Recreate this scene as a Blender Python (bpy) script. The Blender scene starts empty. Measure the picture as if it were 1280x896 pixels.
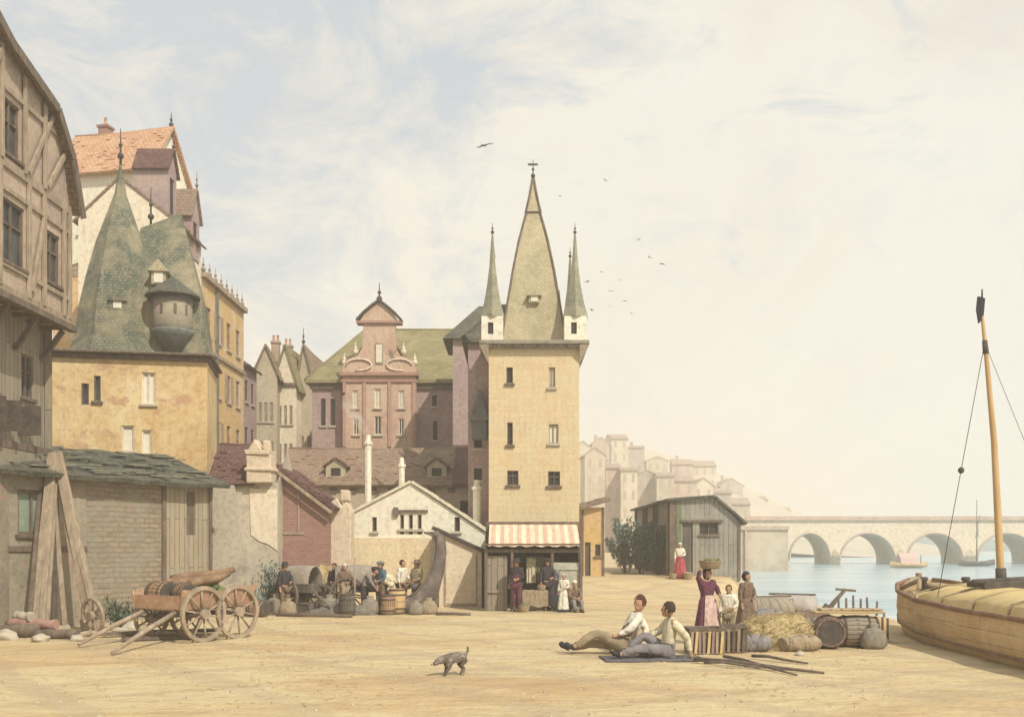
HAZE=0.0021; EXPO=0.03
import bpy, bmesh, math, random
from mathutils import Vector, Matrix, noise
random.seed(11)
R = math.radians
F = 1244.44; CZ = 2.3; HY = 680.0          # focal length in px of the 1280 px picture, eye height, horizon row
def X(px, D): return (px-640)*D/F
def Z(py, D): return CZ+(HY-py)*D/F
C = bpy.context.scene.collection

# ------------------------------------------------------------------ helpers
class MB:
    def __init__(s): s.v=[]; s.f=[]; s.mi=[]; s.sm=[]; s.M=Matrix.Identity(4); s.k=0
    def add(s, vs, fs, smooth=False):
        b=len(s.v); s.v += [s.M@Vector(p) for p in vs]
        for f in fs: s.f.append([b+i for i in f]); s.mi.append(s.k); s.sm.append(smooth)
        return s
    def bx(s,x0,x1,y0,y1,z0,z1,jit=0):
        j=lambda: random.uniform(-jit,jit)
        vs=[(x+j(),y+j(),z+j()) for z in (z0,z1) for y in (y0,y1) for x in (x0,x1)]
        return s.add(vs,[(0,2,3,1),(4,5,7,6),(0,1,5,4),(2,6,7,3),(0,4,6,2),(1,3,7,5)])
    def bar(s,p,q,w,h=None,w2=None,up=(0,0,1)):
        h=h or w; p=Vector(p); q=Vector(q); d=(q-p).normalized(); u=Vector(up)
        if abs(d.dot(u))>.95: u=Vector((0,1,0)) if abs(d.y)<.9 else Vector((1,0,0))
        a=d.cross(u).normalized(); b=a.cross(d).normalized(); k=(w2/w) if w2 else 1
        vs=[]
        for c,t in ((p,1),(q,k)):
            for i,j in ((-1,-1),(1,-1),(1,1),(-1,1)): vs.append(c+a*i*w/2*t+b*j*h/2*t)
        return s.add(vs,[(0,3,2,1),(4,5,6,7),(0,1,5,4),(1,2,6,5),(2,3,7,6),(3,0,4,7)])
    def tube(s,pts,rad,n=8,smooth=True):
        pts=[Vector(p) for p in pts]
        if not hasattr(rad,'__len__'): rad=[rad]*len(pts)
        vs=[]; prev=None
        for i,p in enumerate(pts):
            d=(pts[min(i+1,len(pts)-1)]-pts[max(i-1,0)]).normalized()
            if prev is None:
                u=Vector((0,0,1)) if abs(d.z)<.9 else Vector((1,0,0)); a=d.cross(u).normalized()
            else: a=(prev-d*prev.dot(d)).normalized()
            prev=a; b=d.cross(a)
            for k in range(n):
                t=2*math.pi*k/n; vs.append(p+(a*math.cos(t)+b*math.sin(t))*rad[i])
        fs=[]
        for i in range(len(pts)-1):
            for k in range(n):
                k2=(k+1)%n; fs.append((i*n+k,i*n+k2,(i+1)*n+k2,(i+1)*n+k))
        s.add(vs,fs,smooth)
        b=len(s.v)-len(vs)
        s.f += [[b+k for k in range(n)][::-1],[b+(len(pts)-1)*n+k for k in range(n)]]; s.mi+=[s.k,s.k]; s.sm+=[False,False]
        return s
    def lathe(s,prof,c=(0,0,0),n=16,smooth=True,a0=0,wob=0,sx=1,sy=1):
        c=Vector(c); vs=[]; m=len(prof)
        for r,z in prof:
            for k in range(n):
                t=a0+2*math.pi*k/n; rr=r*(1+random.uniform(-wob,wob)); vs.append(c+Vector((rr*math.cos(t)*sx,rr*math.sin(t)*sy,z)))
        fs=[(i*n+k,i*n+(k+1)%n,(i+1)*n+(k+1)%n,(i+1)*n+k) for i in range(m-1) for k in range(n)]
        s.add(vs,fs,smooth); b=len(s.v)-len(vs)
        s.f += [[b+k for k in range(n)][::-1],[b+(m-1)*n+k for k in range(n)]]; s.mi+=[s.k,s.k]; s.sm+=[False,False]
        return s
    def prism(s,poly,fn,t0,t1):
        n=len(poly); vs=[fn(a,b,t0) for a,b in poly]+[fn(a,b,t1) for a,b in poly]
        fs=[list(range(n))[::-1],[n+i for i in range(n)]]+[(i,(i+1)%n,n+(i+1)%n,n+i) for i in range(n)]
        return s.add(vs,fs)
    def ball(s,c,r,n=12,m=8,sc=(1,1,1)):
        prof=[(max(.001,math.sin(math.pi*i/m)),-math.cos(math.pi*i/m)) for i in range(m+1)]
        c=Vector(c); vs=[]
        for a,z in prof:
            for k in range(n):
                t=2*math.pi*k/n; vs.append(c+Vector((a*math.cos(t)*sc[0],a*math.sin(t)*sc[1],z*sc[2]))*r)
        return s.add(vs,[(i*n+k,i*n+(k+1)%n,(i+1)*n+(k+1)%n,(i+1)*n+k) for i in range(m) for k in range(n)],True)
    def build(s,name,mat,parent=None,bevel=0):
        me=bpy.data.meshes.new(name); me.from_pydata([tuple(p) for p in s.v],[],s.f)
        mats=mat if isinstance(mat,(list,tuple)) else [mat]
        for m in mats: me.materials.append(m)
        for i,p in enumerate(me.polygons): p.material_index=s.mi[i]; p.use_smooth=s.sm[i]
        bm=bmesh.new(); bm.from_mesh(me); bmesh.ops.recalc_face_normals(bm,faces=bm.faces)
        uv=bm.loops.layers.uv.new('UVMap')
        for f in bm.faces:
            n=f.normal
            if abs(n.z)>.97: t=Vector((1,0,0)); b=Vector((0,1,0))
            else: t=Vector((0,0,1)).cross(n).normalized(); b=n.cross(t)
            for l in f.loops: l[uv].uv=(l.vert.co.dot(t),l.vert.co.dot(b))
        bm.to_mesh(me); bm.free()
        o=bpy.data.objects.new(name,me); C.objects.link(o)
        if parent is not None: o.parent=parent
        if bevel:
            md=o.modifiers.new('b','BEVEL'); md.width=bevel; md.segments=1; md.limit_method='ANGLE'; md.angle_limit=R(50)
        return o
def each(mb,name,mat,parent,bevel=0):
    """one object per separate piece"""
    p=list(range(len(mb.v)))
    def fd(i):
        while p[i]!=i: p[i]=p[p[i]]; i=p[i]
        return i
    for f in mb.f:
        for i in f[1:]: p[fd(i)]=fd(f[0])
    gr={}
    for k,f in enumerate(mb.f): gr.setdefault(fd(f[0]),[]).append(k)
    out=[]
    for ks in gr.values():
        q=MB(); mp={}
        for k in ks:
            ff=[]
            for i in mb.f[k]:
                if i not in mp: mp[i]=len(q.v); q.v.append(mb.v[i])
                ff.append(mp[i])
            q.f.append(ff); q.mi.append(mb.mi[k]); q.sm.append(mb.sm[k])
        out.append(q.build(name,mat,parent,bevel))
    return out
def tag(o,label=None,cat=None,group=None,kind=None):
    if label: o['label']=label
    if cat: o['category']=cat
    if group: o['group']=group
    if kind: o['kind']=kind
    return o
def empty(name,loc=(0,0,0),rz=0,label=None,cat=None,group=None):
    o=bpy.data.objects.new(name,None); C.objects.link(o); o.location=loc; o.rotation_euler=(0,0,rz); o.empty_display_size=.2
    return tag(o,label,cat,group)
def copy_tree(o,parent=None):
    c=o.copy(); C.objects.link(c)
    if parent is not None: c.parent=parent
    for ch in list(o.children): copy_tree(ch,c)
    return c
def put(c,loc,rz=0,label=None,sc=1):
    c.location=loc; c.rotation_euler=(0,0,rz); c.scale=(sc,sc,sc)
    if label: c['label']=label
    return c

# ------------------------------------------------------------------ materials
def newmat(name):
    m=bpy.data.materials.new(name); m.use_nodes=True; nt=m.node_tree
    b=nt.nodes['Principled BSDF']; b.inputs['Roughness'].default_value=.9
    try: b.inputs['Specular IOR Level'].default_value=.2
    except Exception: pass
    return m,nt,b
def N(nt,t,**k):
    n=nt.nodes.new(t)
    for a,v in k.items(): setattr(n,a,v)
    return n
def c4(c): return (c[0],c[1],c[2],1)
def noise_n(nt,vec,scale,detail=5,rough=.6,dist=0):
    n=N(nt,'ShaderNodeTexNoise'); n.inputs['Scale'].default_value=scale; n.inputs['Detail'].default_value=detail
    n.inputs['Roughness'].default_value=rough; n.inputs['Distortion'].default_value=dist
    if vec is not None: nt.links.new(vec,n.inputs['Vector'])
    return n.outputs['Fac']
def ramp(nt,fac,stops):
    r=N(nt,'ShaderNodeValToRGB'); nt.links.new(fac,r.inputs['Fac']); cr=r.color_ramp
    while len(cr.elements)<len(stops): cr.elements.new(.5)
    for e,(p,c) in zip(cr.elements,stops): e.position=p; e.color=c4(c) if len(c)==3 else c
    return r.outputs['Color']
def mix(nt,a,b,fac,mode='MIX'):
    m=N(nt,'ShaderNodeMix',data_type='RGBA',blend_type=mode)
    for sock,v in ((m.inputs[0],fac),(m.inputs[6],a),(m.inputs[7],b)):
        if isinstance(v,(int,float)): sock.default_value=v
        elif isinstance(v,tuple): sock.default_value=c4(v)
        else: nt.links.new(v,sock)
    return m.outputs[2]
def mapping(nt,vec,sc=(1,1,1),loc=(0,0,0),rot=(0,0,0)):
    m=N(nt,'ShaderNodeMapping'); m.inputs['Scale'].default_value=sc; m.inputs['Location'].default_value=loc; m.inputs['Rotation'].default_value=rot
    nt.links.new(vec,m.inputs['Vector']); return m.outputs['Vector']
def bump(nt,b,h,strength=.4,dist=.02,normal=None):
    n=N(nt,'ShaderNodeBump'); n.inputs['Strength'].default_value=strength; n.inputs['Distance'].default_value=dist
    nt.links.new(h,n.inputs['Height'])
    if normal is not None: nt.links.new(normal,n.inputs['Normal'])
    nt.links.new(n.outputs['Normal'],b.inputs['Normal']); return n.outputs['Normal']
def mulc(c,k): return tuple(min(1,x*k) for x in c)
_off=[0]
def stains(nt,obj,col,amt=.35,tint=(.35,.27,.22)):
    """vertical rain streaks and broad weather patches"""
    st=noise_n(nt,mapping(nt,obj,(3,3,.35)),2.2,6,.65)
    f=ramp(nt,st,[(.50,(0,0,0)),(.78,(1,1,1))]); k=mix(nt,(0,0,0),f,amt)
    return mix(nt,col,tint,k,'MIX')
def plaster(name,a,b,c=None,scale=.9,st=.3,tint=(.33,.25,.2),bs=.5,rough_patch=None):
    m,nt,bs_=newmat(name); o=N(nt,'ShaderNodeTexCoord').outputs['Object']; _off[0]+=7.3
    o=mapping(nt,o,loc=(_off[0],_off[0]*.7,0))
    n1=noise_n(nt,o,scale,7,.65,.6); col=ramp(nt,n1,[(.3,a),(.52,b),(.72,c or mulc(a,1.12))])
    n2=noise_n(nt,o,scale*9,6,.7); col=mix(nt,col,ramp(nt,n2,[(.3,(.60,.55,.50)),(.5,(.95,.94,.92)),(.68,(1.08,1.06,1.03))]),.75,'MULTIPLY')
    if rough_patch:
        n4=noise_n(nt,o,scale*1.7,8,.7,.4); col=mix(nt,col,rough_patch,ramp(nt,n4,[(.56,(0,0,0)),(.62,(1,1,1))]))
    col=stains(nt,o,col,st,tint)
    nt.links.new(col,bs_.inputs['Base Color'])
    n3=noise_n(nt,o,14,8,.7); bump(nt,bs_,n3,bs,.03)
    return m
def brick(name,a,b,mortar,bw=.26,rh=.09,ms=.012,st=.3,mixc=None,bumpd=.012,amt=.5):
    m,nt,bs=newmat(name); tc=N(nt,'ShaderNodeTexCoord'); uv=tc.outputs['UV']; o=tc.outputs['Object']
    wob=N(nt,'ShaderNodeVectorMath',operation='SCALE'); nn=N(nt,'ShaderNodeTexNoise'); nn.inputs['Scale'].default_value=1.3
    nt.links.new(o,nn.inputs['Vector']); nt.links.new(nn.outputs['Color'],wob.inputs[0]); wob.inputs['Scale'].default_value=.12
    ad=N(nt,'ShaderNodeVectorMath',operation='ADD'); nt.links.new(uv,ad.inputs[0]); nt.links.new(wob.outputs[0],ad.inputs[1])
    br=N(nt,'ShaderNodeTexBrick'); nt.links.new(ad.outputs[0],br.inputs['Vector'])
    for k,v in (('Scale',1),('Mortar Size',ms),('Brick Width',bw),('Row Height',rh),('Bias',0),('Mortar Smooth',.3)): br.inputs[k].default_value=v
    br.inputs['Color1'].default_value=c4(a); br.inputs['Color2'].default_value=c4(b); br.inputs['Mortar'].default_value=c4(mortar)
    col=br.outputs['Color']
    n2=noise_n(nt,o,.8,6,.65,.5)
    col=mix(nt,col,mixc or mulc(a,1.3),ramp(nt,n2,[(.42,(0,0,0)),(.68,(amt,amt,amt))]))
    n3=noise_n(nt,o,9,6,.7); col=mix(nt,col,ramp(nt,n3,[(.3,(.7,.66,.62)),(.62,(1,1,1))]),.6,'MULTIPLY')
    col=stains(nt,o,col,st)
    nt.links.new(col,bs.inputs['Base Color'])
    h=mix(nt,br.outputs['Fac'],n3,.35); inv=N(nt,'ShaderNodeInvert'); nt.links.new(h,inv.inputs['Color'])
    bump(nt,bs,inv.outputs['Color'],.6,bumpd)
    return m
def planks(name,a,b,gap,w=.2,st=.3,mixc=None,horiz=False):
    m,nt,bs=newmat(name); tc=N(nt,'ShaderNodeTexCoord'); uv=tc.outputs['UV']; o=tc.outputs['Object']
    v=mapping(nt,uv,rot=(0,0,0 if horiz else R(90)))
    br=N(nt,'ShaderNodeTexBrick'); nt.links.new(v,br.inputs['Vector'])
    for k,x in (('Scale',1),('Mortar Size',.012),('Brick Width',3.1),('Row Height',w),('Bias',0),('Mortar Smooth',.2)): br.inputs[k].default_value=x
    br.inputs['Color1'].default_value=c4(a); br.inputs['Color2'].default_value=c4(b); br.inputs['Mortar'].default_value=c4(gap)
    g=noise_n(nt,mapping(nt,v,(1.2,22,1)),1.5,7,.7)
    col=mix(nt,br.outputs['Color'],ramp(nt,g,[(.3,(.6,.56,.52)),(.65,(1.08,1.06,1.04))]),.8,'MULTIPLY')
    n2=noise_n(nt,o,.9,6,.65,.5); col=mix(nt,col,mixc or mulc(b,1.25),ramp(nt,n2,[(.45,(0,0,0)),(.7,(.6,.6,.6))]))
    col=stains(nt,o,col,st)
    nt.links.new(col,bs.inputs['Base Color'])
    inv=N(nt,'ShaderNodeInvert'); nt.links.new(mix(nt,br.outputs['Fac'],g,.3),inv.inputs['Color']); bump(nt,bs,inv.outputs['Color'],.6,.015)
    return m
def rough(name,a,b,c=None,scale=3,bs=.5,bd=.02,r=.9,stretch=(1,1,1)):
    m,nt,p=newmat(name); o=mapping(nt,N(nt,'ShaderNodeTexCoord').outputs['Object'],stretch)
    n=noise_n(nt,o,scale,8,.68,.3); col=ramp(nt,n,[(.3,a),(.5,b),(.7,c or mulc(b,1.2))])
    nt.links.new(col,p.inputs['Base Color']); p.inputs['Roughness'].default_value=r
    bump(nt,p,noise_n(nt,o,scale*4,8,.7),bs,bd)
    return m

PL_PINK=plaster('plaster_pink_grey',(.34,.26,.22),(.46,.36,.29),(.56,.46,.35),.8,.55)
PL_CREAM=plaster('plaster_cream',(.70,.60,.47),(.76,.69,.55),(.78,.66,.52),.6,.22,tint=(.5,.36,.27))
PL_WHITE=plaster('plaster_white',(.74,.69,.56),(.80,.77,.64),(.76,.67,.58),.5,.15,tint=(.5,.42,.33))
PL_YEL=plaster('plaster_yellow',(.56,.38,.17),(.66,.50,.27),(.72,.62,.40),.6,.35,rough_patch=(.50,.31,.19))
PL_OCHRE=plaster('plaster_ochre',(.62,.40,.15),(.62,.44,.22),(.66,.52,.36),.5,.3,rough_patch=(.66,.50,.38))
PL_TOWER_=plaster('plaster_tower',(.66,.48,.25),(.68,.55,.31),(.62,.54,.33),.6,.28,tint=(.52,.34,.22),rough_patch=(.64,.46,.28))
PL_GREY=plaster('plaster_grey_green',(.20,.20,.15),(.30,.27,.21),(.38,.33,.25),.9,.6,rough_patch=(.36,.25,.20))
PL_TAN=plaster('plaster_tan',(.40,.34,.25),(.48,.42,.31),(.52,.45,.35),.8,.3)
PL_MAUVE=plaster('plaster_mauve',(.34,.25,.25),(.40,.30,.29),(.44,.35,.31),.7,.3,tint=(.2,.14,.16))
PL_ROSE=plaster('plaster_rose',(.50,.33,.26),(.58,.43,.33),(.62,.50,.38),.8,.4,tint=(.34,.20,.18),rough_patch=(.46,.31,.26))
PL_FAR=plaster('plaster_far',(.50,.42,.33),(.56,.49,.38),(.54,.42,.34),.06,.1)
BR_WALL=brick('brick_wall',(.34,.20,.14),(.50,.37,.25),(.30,.26,.20),.42,.17,.022,.35,(.46,.42,.32))
BR_RED=brick('brick_red',(.30,.15,.13),(.37,.20,.16),(.36,.27,.22),.26,.1,.01,.3,(.33,.22,.2))
PL_TOWER=brick('tower_stone',(.66,.50,.29),(.70,.57,.36),(.65,.52,.33),.5,.24,.012,.55,(.66,.57,.37),.012,1.0)
ST_GREY=brick('rubble_wall',(.24,.19,.13),(.38,.30,.21),(.22,.19,.15),.38,.15,.03,.75,(.30,.28,.22),.04,1.0)
WD_BLUE=planks('wood_blue_grey',(.24,.25,.22),(.33,.32,.27),(.08,.08,.08),.24,.55,(.40,.37,.30))
T_GREEN=brick('tiles_green',(.11,.14,.11),(.22,.23,.16),(.08,.09,.07),.16,.11,.014,.7,(.38,.33,.22),.04,1.0)
T_SLIM=brick('tiles_grey_green',(.22,.23,.17),(.32,.31,.22),(.15,.15,.11),.15,.1,.012,.5,(.42,.39,.27),.03,.8)
T_OLIVE=brick('tiles_olive',(.22,.21,.10),(.30,.27,.14),(.10,.10,.06),.22,.16,.014,.3,(.38,.31,.17),.03,.8)
T_RED=brick('tiles_red',(.54,.30,.18),(.64,.42,.27),(.28,.12,.07),.22,.16,.014,.15,(.62,.42,.28),.03,.5)
T_BROWN=brick('tiles_brown',(.25,.16,.12),(.34,.24,.17),(.11,.08,.07),.22,.16,.014,.35,(.33,.28,.20),.03,.6)
T_MAROON=brick('tiles_maroon',(.12,.06,.06),(.17,.09,.08),(.05,.03,.03),.22,.16,.014,.3,(.2,.12,.1),.03,.4)
T_SPIRE=brick('tiles_spire',(.42,.37,.23),(.52,.46,.30),(.32,.28,.19),.15,.1,.01,.5,(.64,.55,.36),.025,.7)
T_DARK=brick('tiles_dark',(.06,.07,.06),(.11,.12,.095),(.03,.035,.03),.25,.18,.016,.3,(.20,.18,.13),.03,.6)
T_FAR=rough('tiles_far',(.36,.27,.21),(.42,.32,.25),(.40,.34,.27),.1,.1)
WD_GREY=planks('wood_grey',(.28,.26,.20),(.36,.31,.24),(.09,.08,.07),.22,.35,(.30,.24,.22))
WD_TAN=planks('wood_tan',(.42,.33,.22),(.48,.39,.27),(.16,.12,.09),.24,.25)
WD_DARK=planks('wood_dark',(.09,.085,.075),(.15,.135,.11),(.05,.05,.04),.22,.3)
WD_HULL=planks('wood_hull',(.56,.38,.19),(.64,.46,.25),(.36,.23,.12),.3,.5,(.68,.53,.32),True)
WD_DECK=planks('wood_deck',(.50,.36,.19),(.58,.44,.25),(.2,.14,.08),.16,.2,None,True)
TIMBER=rough('timber',(.09,.07,.055),(.15,.115,.09),(.23,.18,.14),6,.5,.02,.9,(1,1,.3))
TIMBER_L=rough('timber_light',(.22,.17,.13),(.33,.26,.19),(.45,.37,.28),6,.5,.02,.9,(1,1,.3))
TIMBER_D=rough('timber_dark',(.05,.045,.04),(.09,.075,.065),(.14,.11,.09),5)
DARK=rough('dark_opening',(.03,.028,.026),(.05,.045,.04),(.06,.05,.05),2,.1)
GLASS=rough('old_glass',(.03,.03,.035),(.06,.06,.06),(.11,.11,.10),2,.1,.005,.4)
PALEPANE=rough('pale_pane',(.62,.58,.48),(.70,.66,.55),(.74,.70,.6),3,.1)
LEAD=rough('lead',(.10,.11,.11),(.15,.16,.15),(.20,.20,.18),4,.3)
IRON=rough('iron',(.04,.038,.036),(.07,.06,.055),(.12,.08,.06),6,.3,.01,.6)
STONE=rough('stone',(.34,.30,.24),(.45,.40,.32),(.52,.46,.37),3,.6,.03)
STONE_P=plaster('stone_pale',(.58,.47,.35),(.66,.56,.43),(.64,.50,.42),.5,.2)
ROPE=rough('rope',(.25,.19,.12),(.33,.26,.17),(.4,.33,.22),12)
def cloth(name,c,k=.8):
    m,nt,p=newmat(name); o=mapping(nt,N(nt,'ShaderNodeTexCoord').outputs['Object'],(1,1,.45))
    n=noise_n(nt,o,9,4,.55,1.2); nt.links.new(ramp(nt,n,[(.3,mulc(c,.72)),(.5,c),(.72,mulc(c,1.15))]),p.inputs['Base Color']); p.inputs['Roughness'].default_value=.95
    bump(nt,p,n,1.0,.06); return m
SKIN=cloth('skin',(.48,.28,.19)); HAIR_D=cloth('hair_dark',(.06,.04,.035)); HAIR_B=cloth('hair_brown',(.09,.04,.025)); HAIR_Y=cloth('hair_fair',(.17,.10,.035))
CL_WHITE=cloth('cloth_white',(.74,.70,.58)); CL_CREAM=cloth('cloth_cream',(.62,.56,.40)); CL_PURPLE=cloth('cloth_purple',(.14,.05,.08)); CL_PINK=cloth('cloth_pink',(.62,.44,.38))
CL_BLUE=cloth('cloth_blue',(.09,.15,.20)); CL_BROWN=cloth('cloth_brown',(.20,.14,.10)); CL_TAN=cloth('cloth_tan',(.34,.27,.18)); CL_BLACK=cloth('cloth_black',(.05,.045,.055)); CL_GREY=cloth('cloth_grey',(.24,.22,.22)); CL_RED=cloth('cloth_red',(.42,.08,.09)); CL_GREEN=cloth('cloth_green',(.17,.18,.10))
HAY=rough('hay',(.38,.28,.13),(.50,.39,.20),(.60,.50,.30),5,.7,.05)
CANVAS=rough('canvas_yellow',(.52,.38,.16),(.62,.47,.22),(.68,.54,.30),1.5,.5,.03)
DOGM=rough('dog_fur',(.06,.05,.04),(.15,.125,.10),(.45,.40,.33),6,.6,.02)
BIRDM=rough('bird_feather',(.06,.05,.05),(.09,.08,.08),(.12,.1,.1),6)
LEAF=rough('leaf',(.05,.08,.045),(.09,.13,.09),(.14,.19,.14),5,.2)
LEAF_B=rough('leaf_blue',(.12,.17,.15),(.18,.24,.22),(.25,.30,.26),5,.2)
def striped(name,a,b,w):
    m,nt,p=newmat(name); uv=N(nt,'ShaderNodeTexCoord').outputs['UV']; s=N(nt,'ShaderNodeSeparateXYZ'); nt.links.new(uv,s.inputs[0])
    nt.links.new(N(nt,'ShaderNodeTexCoord').outputs['Object'],s.inputs[0]); mt=N(nt,'ShaderNodeMath',operation='PINGPONG'); nt.links.new(s.outputs[0],mt.inputs[0]); mt.inputs[1].default_value=w
    col=ramp(nt,mt.outputs[0],[(w*.42,a),(w*.58,b)]); n=noise_n(nt,uv,3,6,.7)
    col=mix(nt,col,ramp(nt,n,[(.35,(.7,.62,.55)),(.6,(1,1,1))]),.6,'MULTIPLY'); nt.links.new(col,p.inputs['Base Color']); return m
AWNING=striped('awning_stripes',(.64,.43,.32),(.74,.64,.48),.15)

# ------------------------------------------------------------------ building helpers
SIDES={'front':lambda w,d:Matrix.Identity(4),
       'right':lambda w,d:Matrix.Translation((w,0,0))@Matrix.Rotation(R(90),4,'Z'),
       'left':lambda w,d:Matrix.Translation((0,d,0))@Matrix.Rotation(R(-90),4,'Z'),
       'back':lambda w,d:Matrix.Translation((w,d,0))@Matrix.Rotation(R(180),4,'Z')}
def sheet(mb,u0,u1,v0,v1,ops,rev=.16,y=0):
    """one wall face in the local plane y=const (outside is -y) with real recessed openings"""
    us=sorted(set([u0,u1]+[a for o in ops for a in (o[0],o[1])])); vs=sorted(set([v0,v1]+[a for o in ops for a in (o[2],o[3])]))
    for i in range(len(us)-1):
        for j in range(len(vs)-1):
            cu=(us[i]+us[i+1])/2; cv=(vs[j]+vs[j+1])/2
            if any(o[0]<cu<o[1] and o[2]<cv<o[3] for o in ops): continue
            mb.add([(us[i],y,vs[j]),(us[i+1],y,vs[j]),(us[i+1],y,vs[j+1]),(us[i],y,vs[j+1])],[(0,1,2,3)])
    for a,b,c,d in ops:
        mb.add([(a,y,c),(a,y+rev,c),(b,y+rev,c),(b,y,c),(a,y,d),(a,y+rev,d),(b,y+rev,d),(b,y,d)],[(0,3,2,1),(4,5,6,7),(0,1,5,4),(3,7,6,2)])
def window(root,S,o,style='cross',frame=TIMBER,pane=GLASS,sill=True,rev=.16,y=0,fw=.06,name='window',lab=None,shut=None):
    a,b,c,d=o; w=b-a; h=d-c
    m=MB(); m.M=S.copy(); yy=y+.05
    m.bx(a,a+fw,yy,yy+.07,c,d); m.bx(b-fw,b,yy,yy+.07,c,d); m.bx(a+fw,b-fw,yy,yy+.07,c,c+fw); m.bx(a+fw,b-fw,yy,yy+.07,d-fw,d)
    if style in('cross','mull'): m.bx((a+b)/2-fw*.4,(a+b)/2+fw*.4,yy+.01,yy+.06,c+fw,d-fw)
    if style in('cross','tran'):
        t=c+h*.62; m.bx(a+fw,(a+b)/2-fw*.4,yy+.012,yy+.055,t-fw*.4,t+fw*.4); m.bx((a+b)/2+fw*.4,b-fw,yy+.012,yy+.055,t-fw*.4,t+fw*.4)
    fo=m.build(name,frame,root)
    if lab: fo['label']=lab
    p=MB(); p.M=S.copy(); p.bx(a,b,yy+.075,yy+.1,c,d); p.build('pane',pane,fo)
    if sill:
        q=MB(); q.M=S.copy(); q.bx(a-.08,b+.08,y-.09,y+.04,c-.1,c-.003); q.build('sill',STONE if frame is not TIMBER else TIMBER,fo,.01)
    if shut:
        for s_,x0,x1 in ((0,a-w*.5,a-.01),(1,b+.01,b+w*.5)):
            q=MB(); q.M=S.copy(); q.bx(x0,x1,y-.05,y-.004,c,d); q.build('shutter',shut,fo)
    return fo
def shell(root,w,d,h,mat,ops={},z0=-.3,name='wall',gable=None,rh=0,rx=None,rev=.16,extra=None,jag=0):
    """closed four-sided wall body; gable 'x' (ridge along x) or 'y' (ridge along y)"""
    m=MB()
    for s in('front','right','back','left'):
        m.M=SIDES[s](w,d); L=w if s in('front','back') else d
        sheet(m,0,L,z0,h,ops.get(s,[]),rev)
    m.M=Matrix.Identity(4)
    if gable=='y':
        r=rx if rx is not None else w/2
        m.add([(0,0,h),(w,0,h),(r,0,h+rh)],[(0,1,2)]); m.add([(0,d,h),(w,d,h),(r,d,h+rh)],[(0,2,1)])
    if gable=='x':
        r=rx if rx is not None else d/2
        m.add([(0,0,h),(0,d,h),(0,r,h+rh)],[(0,2,1)]); m.add([(w,0,h),(w,d,h),(w,r,h+rh)],[(0,1,2)])
    if gable is None: m.add([(0,0,h),(w,0,h),(w,d,h),(0,d,h)],[(0,1,2,3)])
    if extra: extra(m)
    return m.build(name,mat,root)
def slab(mb,a,b,c,d,t=.12,sag=0,n=8):
    """roof plane from eave a-b up to ridge d-c, thickness t, with a slight old-roof sag"""
    a,b,c,d=map(Vector,(a,b,c,d)); nn=(b-a).cross(d-a).normalized()
    if nn.z<0: nn=-nn
    vs=[]; k=n
    for j in range(3):
        for i in range(k+1):
            t0=i/k; s=j/2; p=(a.lerp(b,t0)).lerp(d.lerp(c,t0),s); w=-sag*math.sin(math.pi*t0)*(.4+.6*s)+random.uniform(-.3,.3)*sag
            vs.append(p+Vector((0,0,w))+nn*.015)
    m=len(vs); vs2=vs+[p+nn*t for p in vs]; fs=[]
    for j in range(2):
        for i in range(k):
            q=[j*(k+1)+i,j*(k+1)+i+1,(j+1)*(k+1)+i+1,(j+1)*(k+1)+i]; fs.append(q[::-1]); fs.append([x+m for x in q])
    for i in range(k):
        fs.append([i,i+1,i+1+m,i+m]); q=2*(k+1)+i; fs.append([q+1,q,q+m,q+1+m])
    for j in range(2):
        q=j*(k+1); fs.append([q+k+1,q,q+m,q+k+1+m]); q=j*(k+1)+k; fs.append([q,q+k+1,q+k+1+m,q+m])
    mb.add(vs2,fs)
    # slipped and replaced tiles standing a little proud of the bed
    if sag>0 and n>2:
        eu=(b-a).normalized(); ev=(d-a).normalized(); area=(b-a).length*(d-a).length
        for _ in range(min(160,int(area*2.2))):
            s=random.uniform(.03,.95); t0=random.uniform(.02,.95); p=(a.lerp(b,t0)).lerp(d.lerp(c,t0),s)+Vector((0,0,-sag*math.sin(math.pi*t0)*(.4+.6*s)))+nn*(t+.012+.015)
            r1=random.uniform(.09,.15); r2=random.uniform(.1,.2); an=random.gauss(0,.12); e1=(eu*math.cos(an)+ev*math.sin(an))*r1; e2=(ev*math.cos(an)-eu*math.sin(an))*r2
            q=[p-e1-e2+nn*.03,p+e1-e2+nn*.03,p+e1+e2,p-e1+e2]; mb.add([x-nn*.05 for x in q]+q,[(4,5,6,7),(0,1,5,4),(1,2,6,5),(2,3,7,6),(3,0,4,7)])
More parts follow.
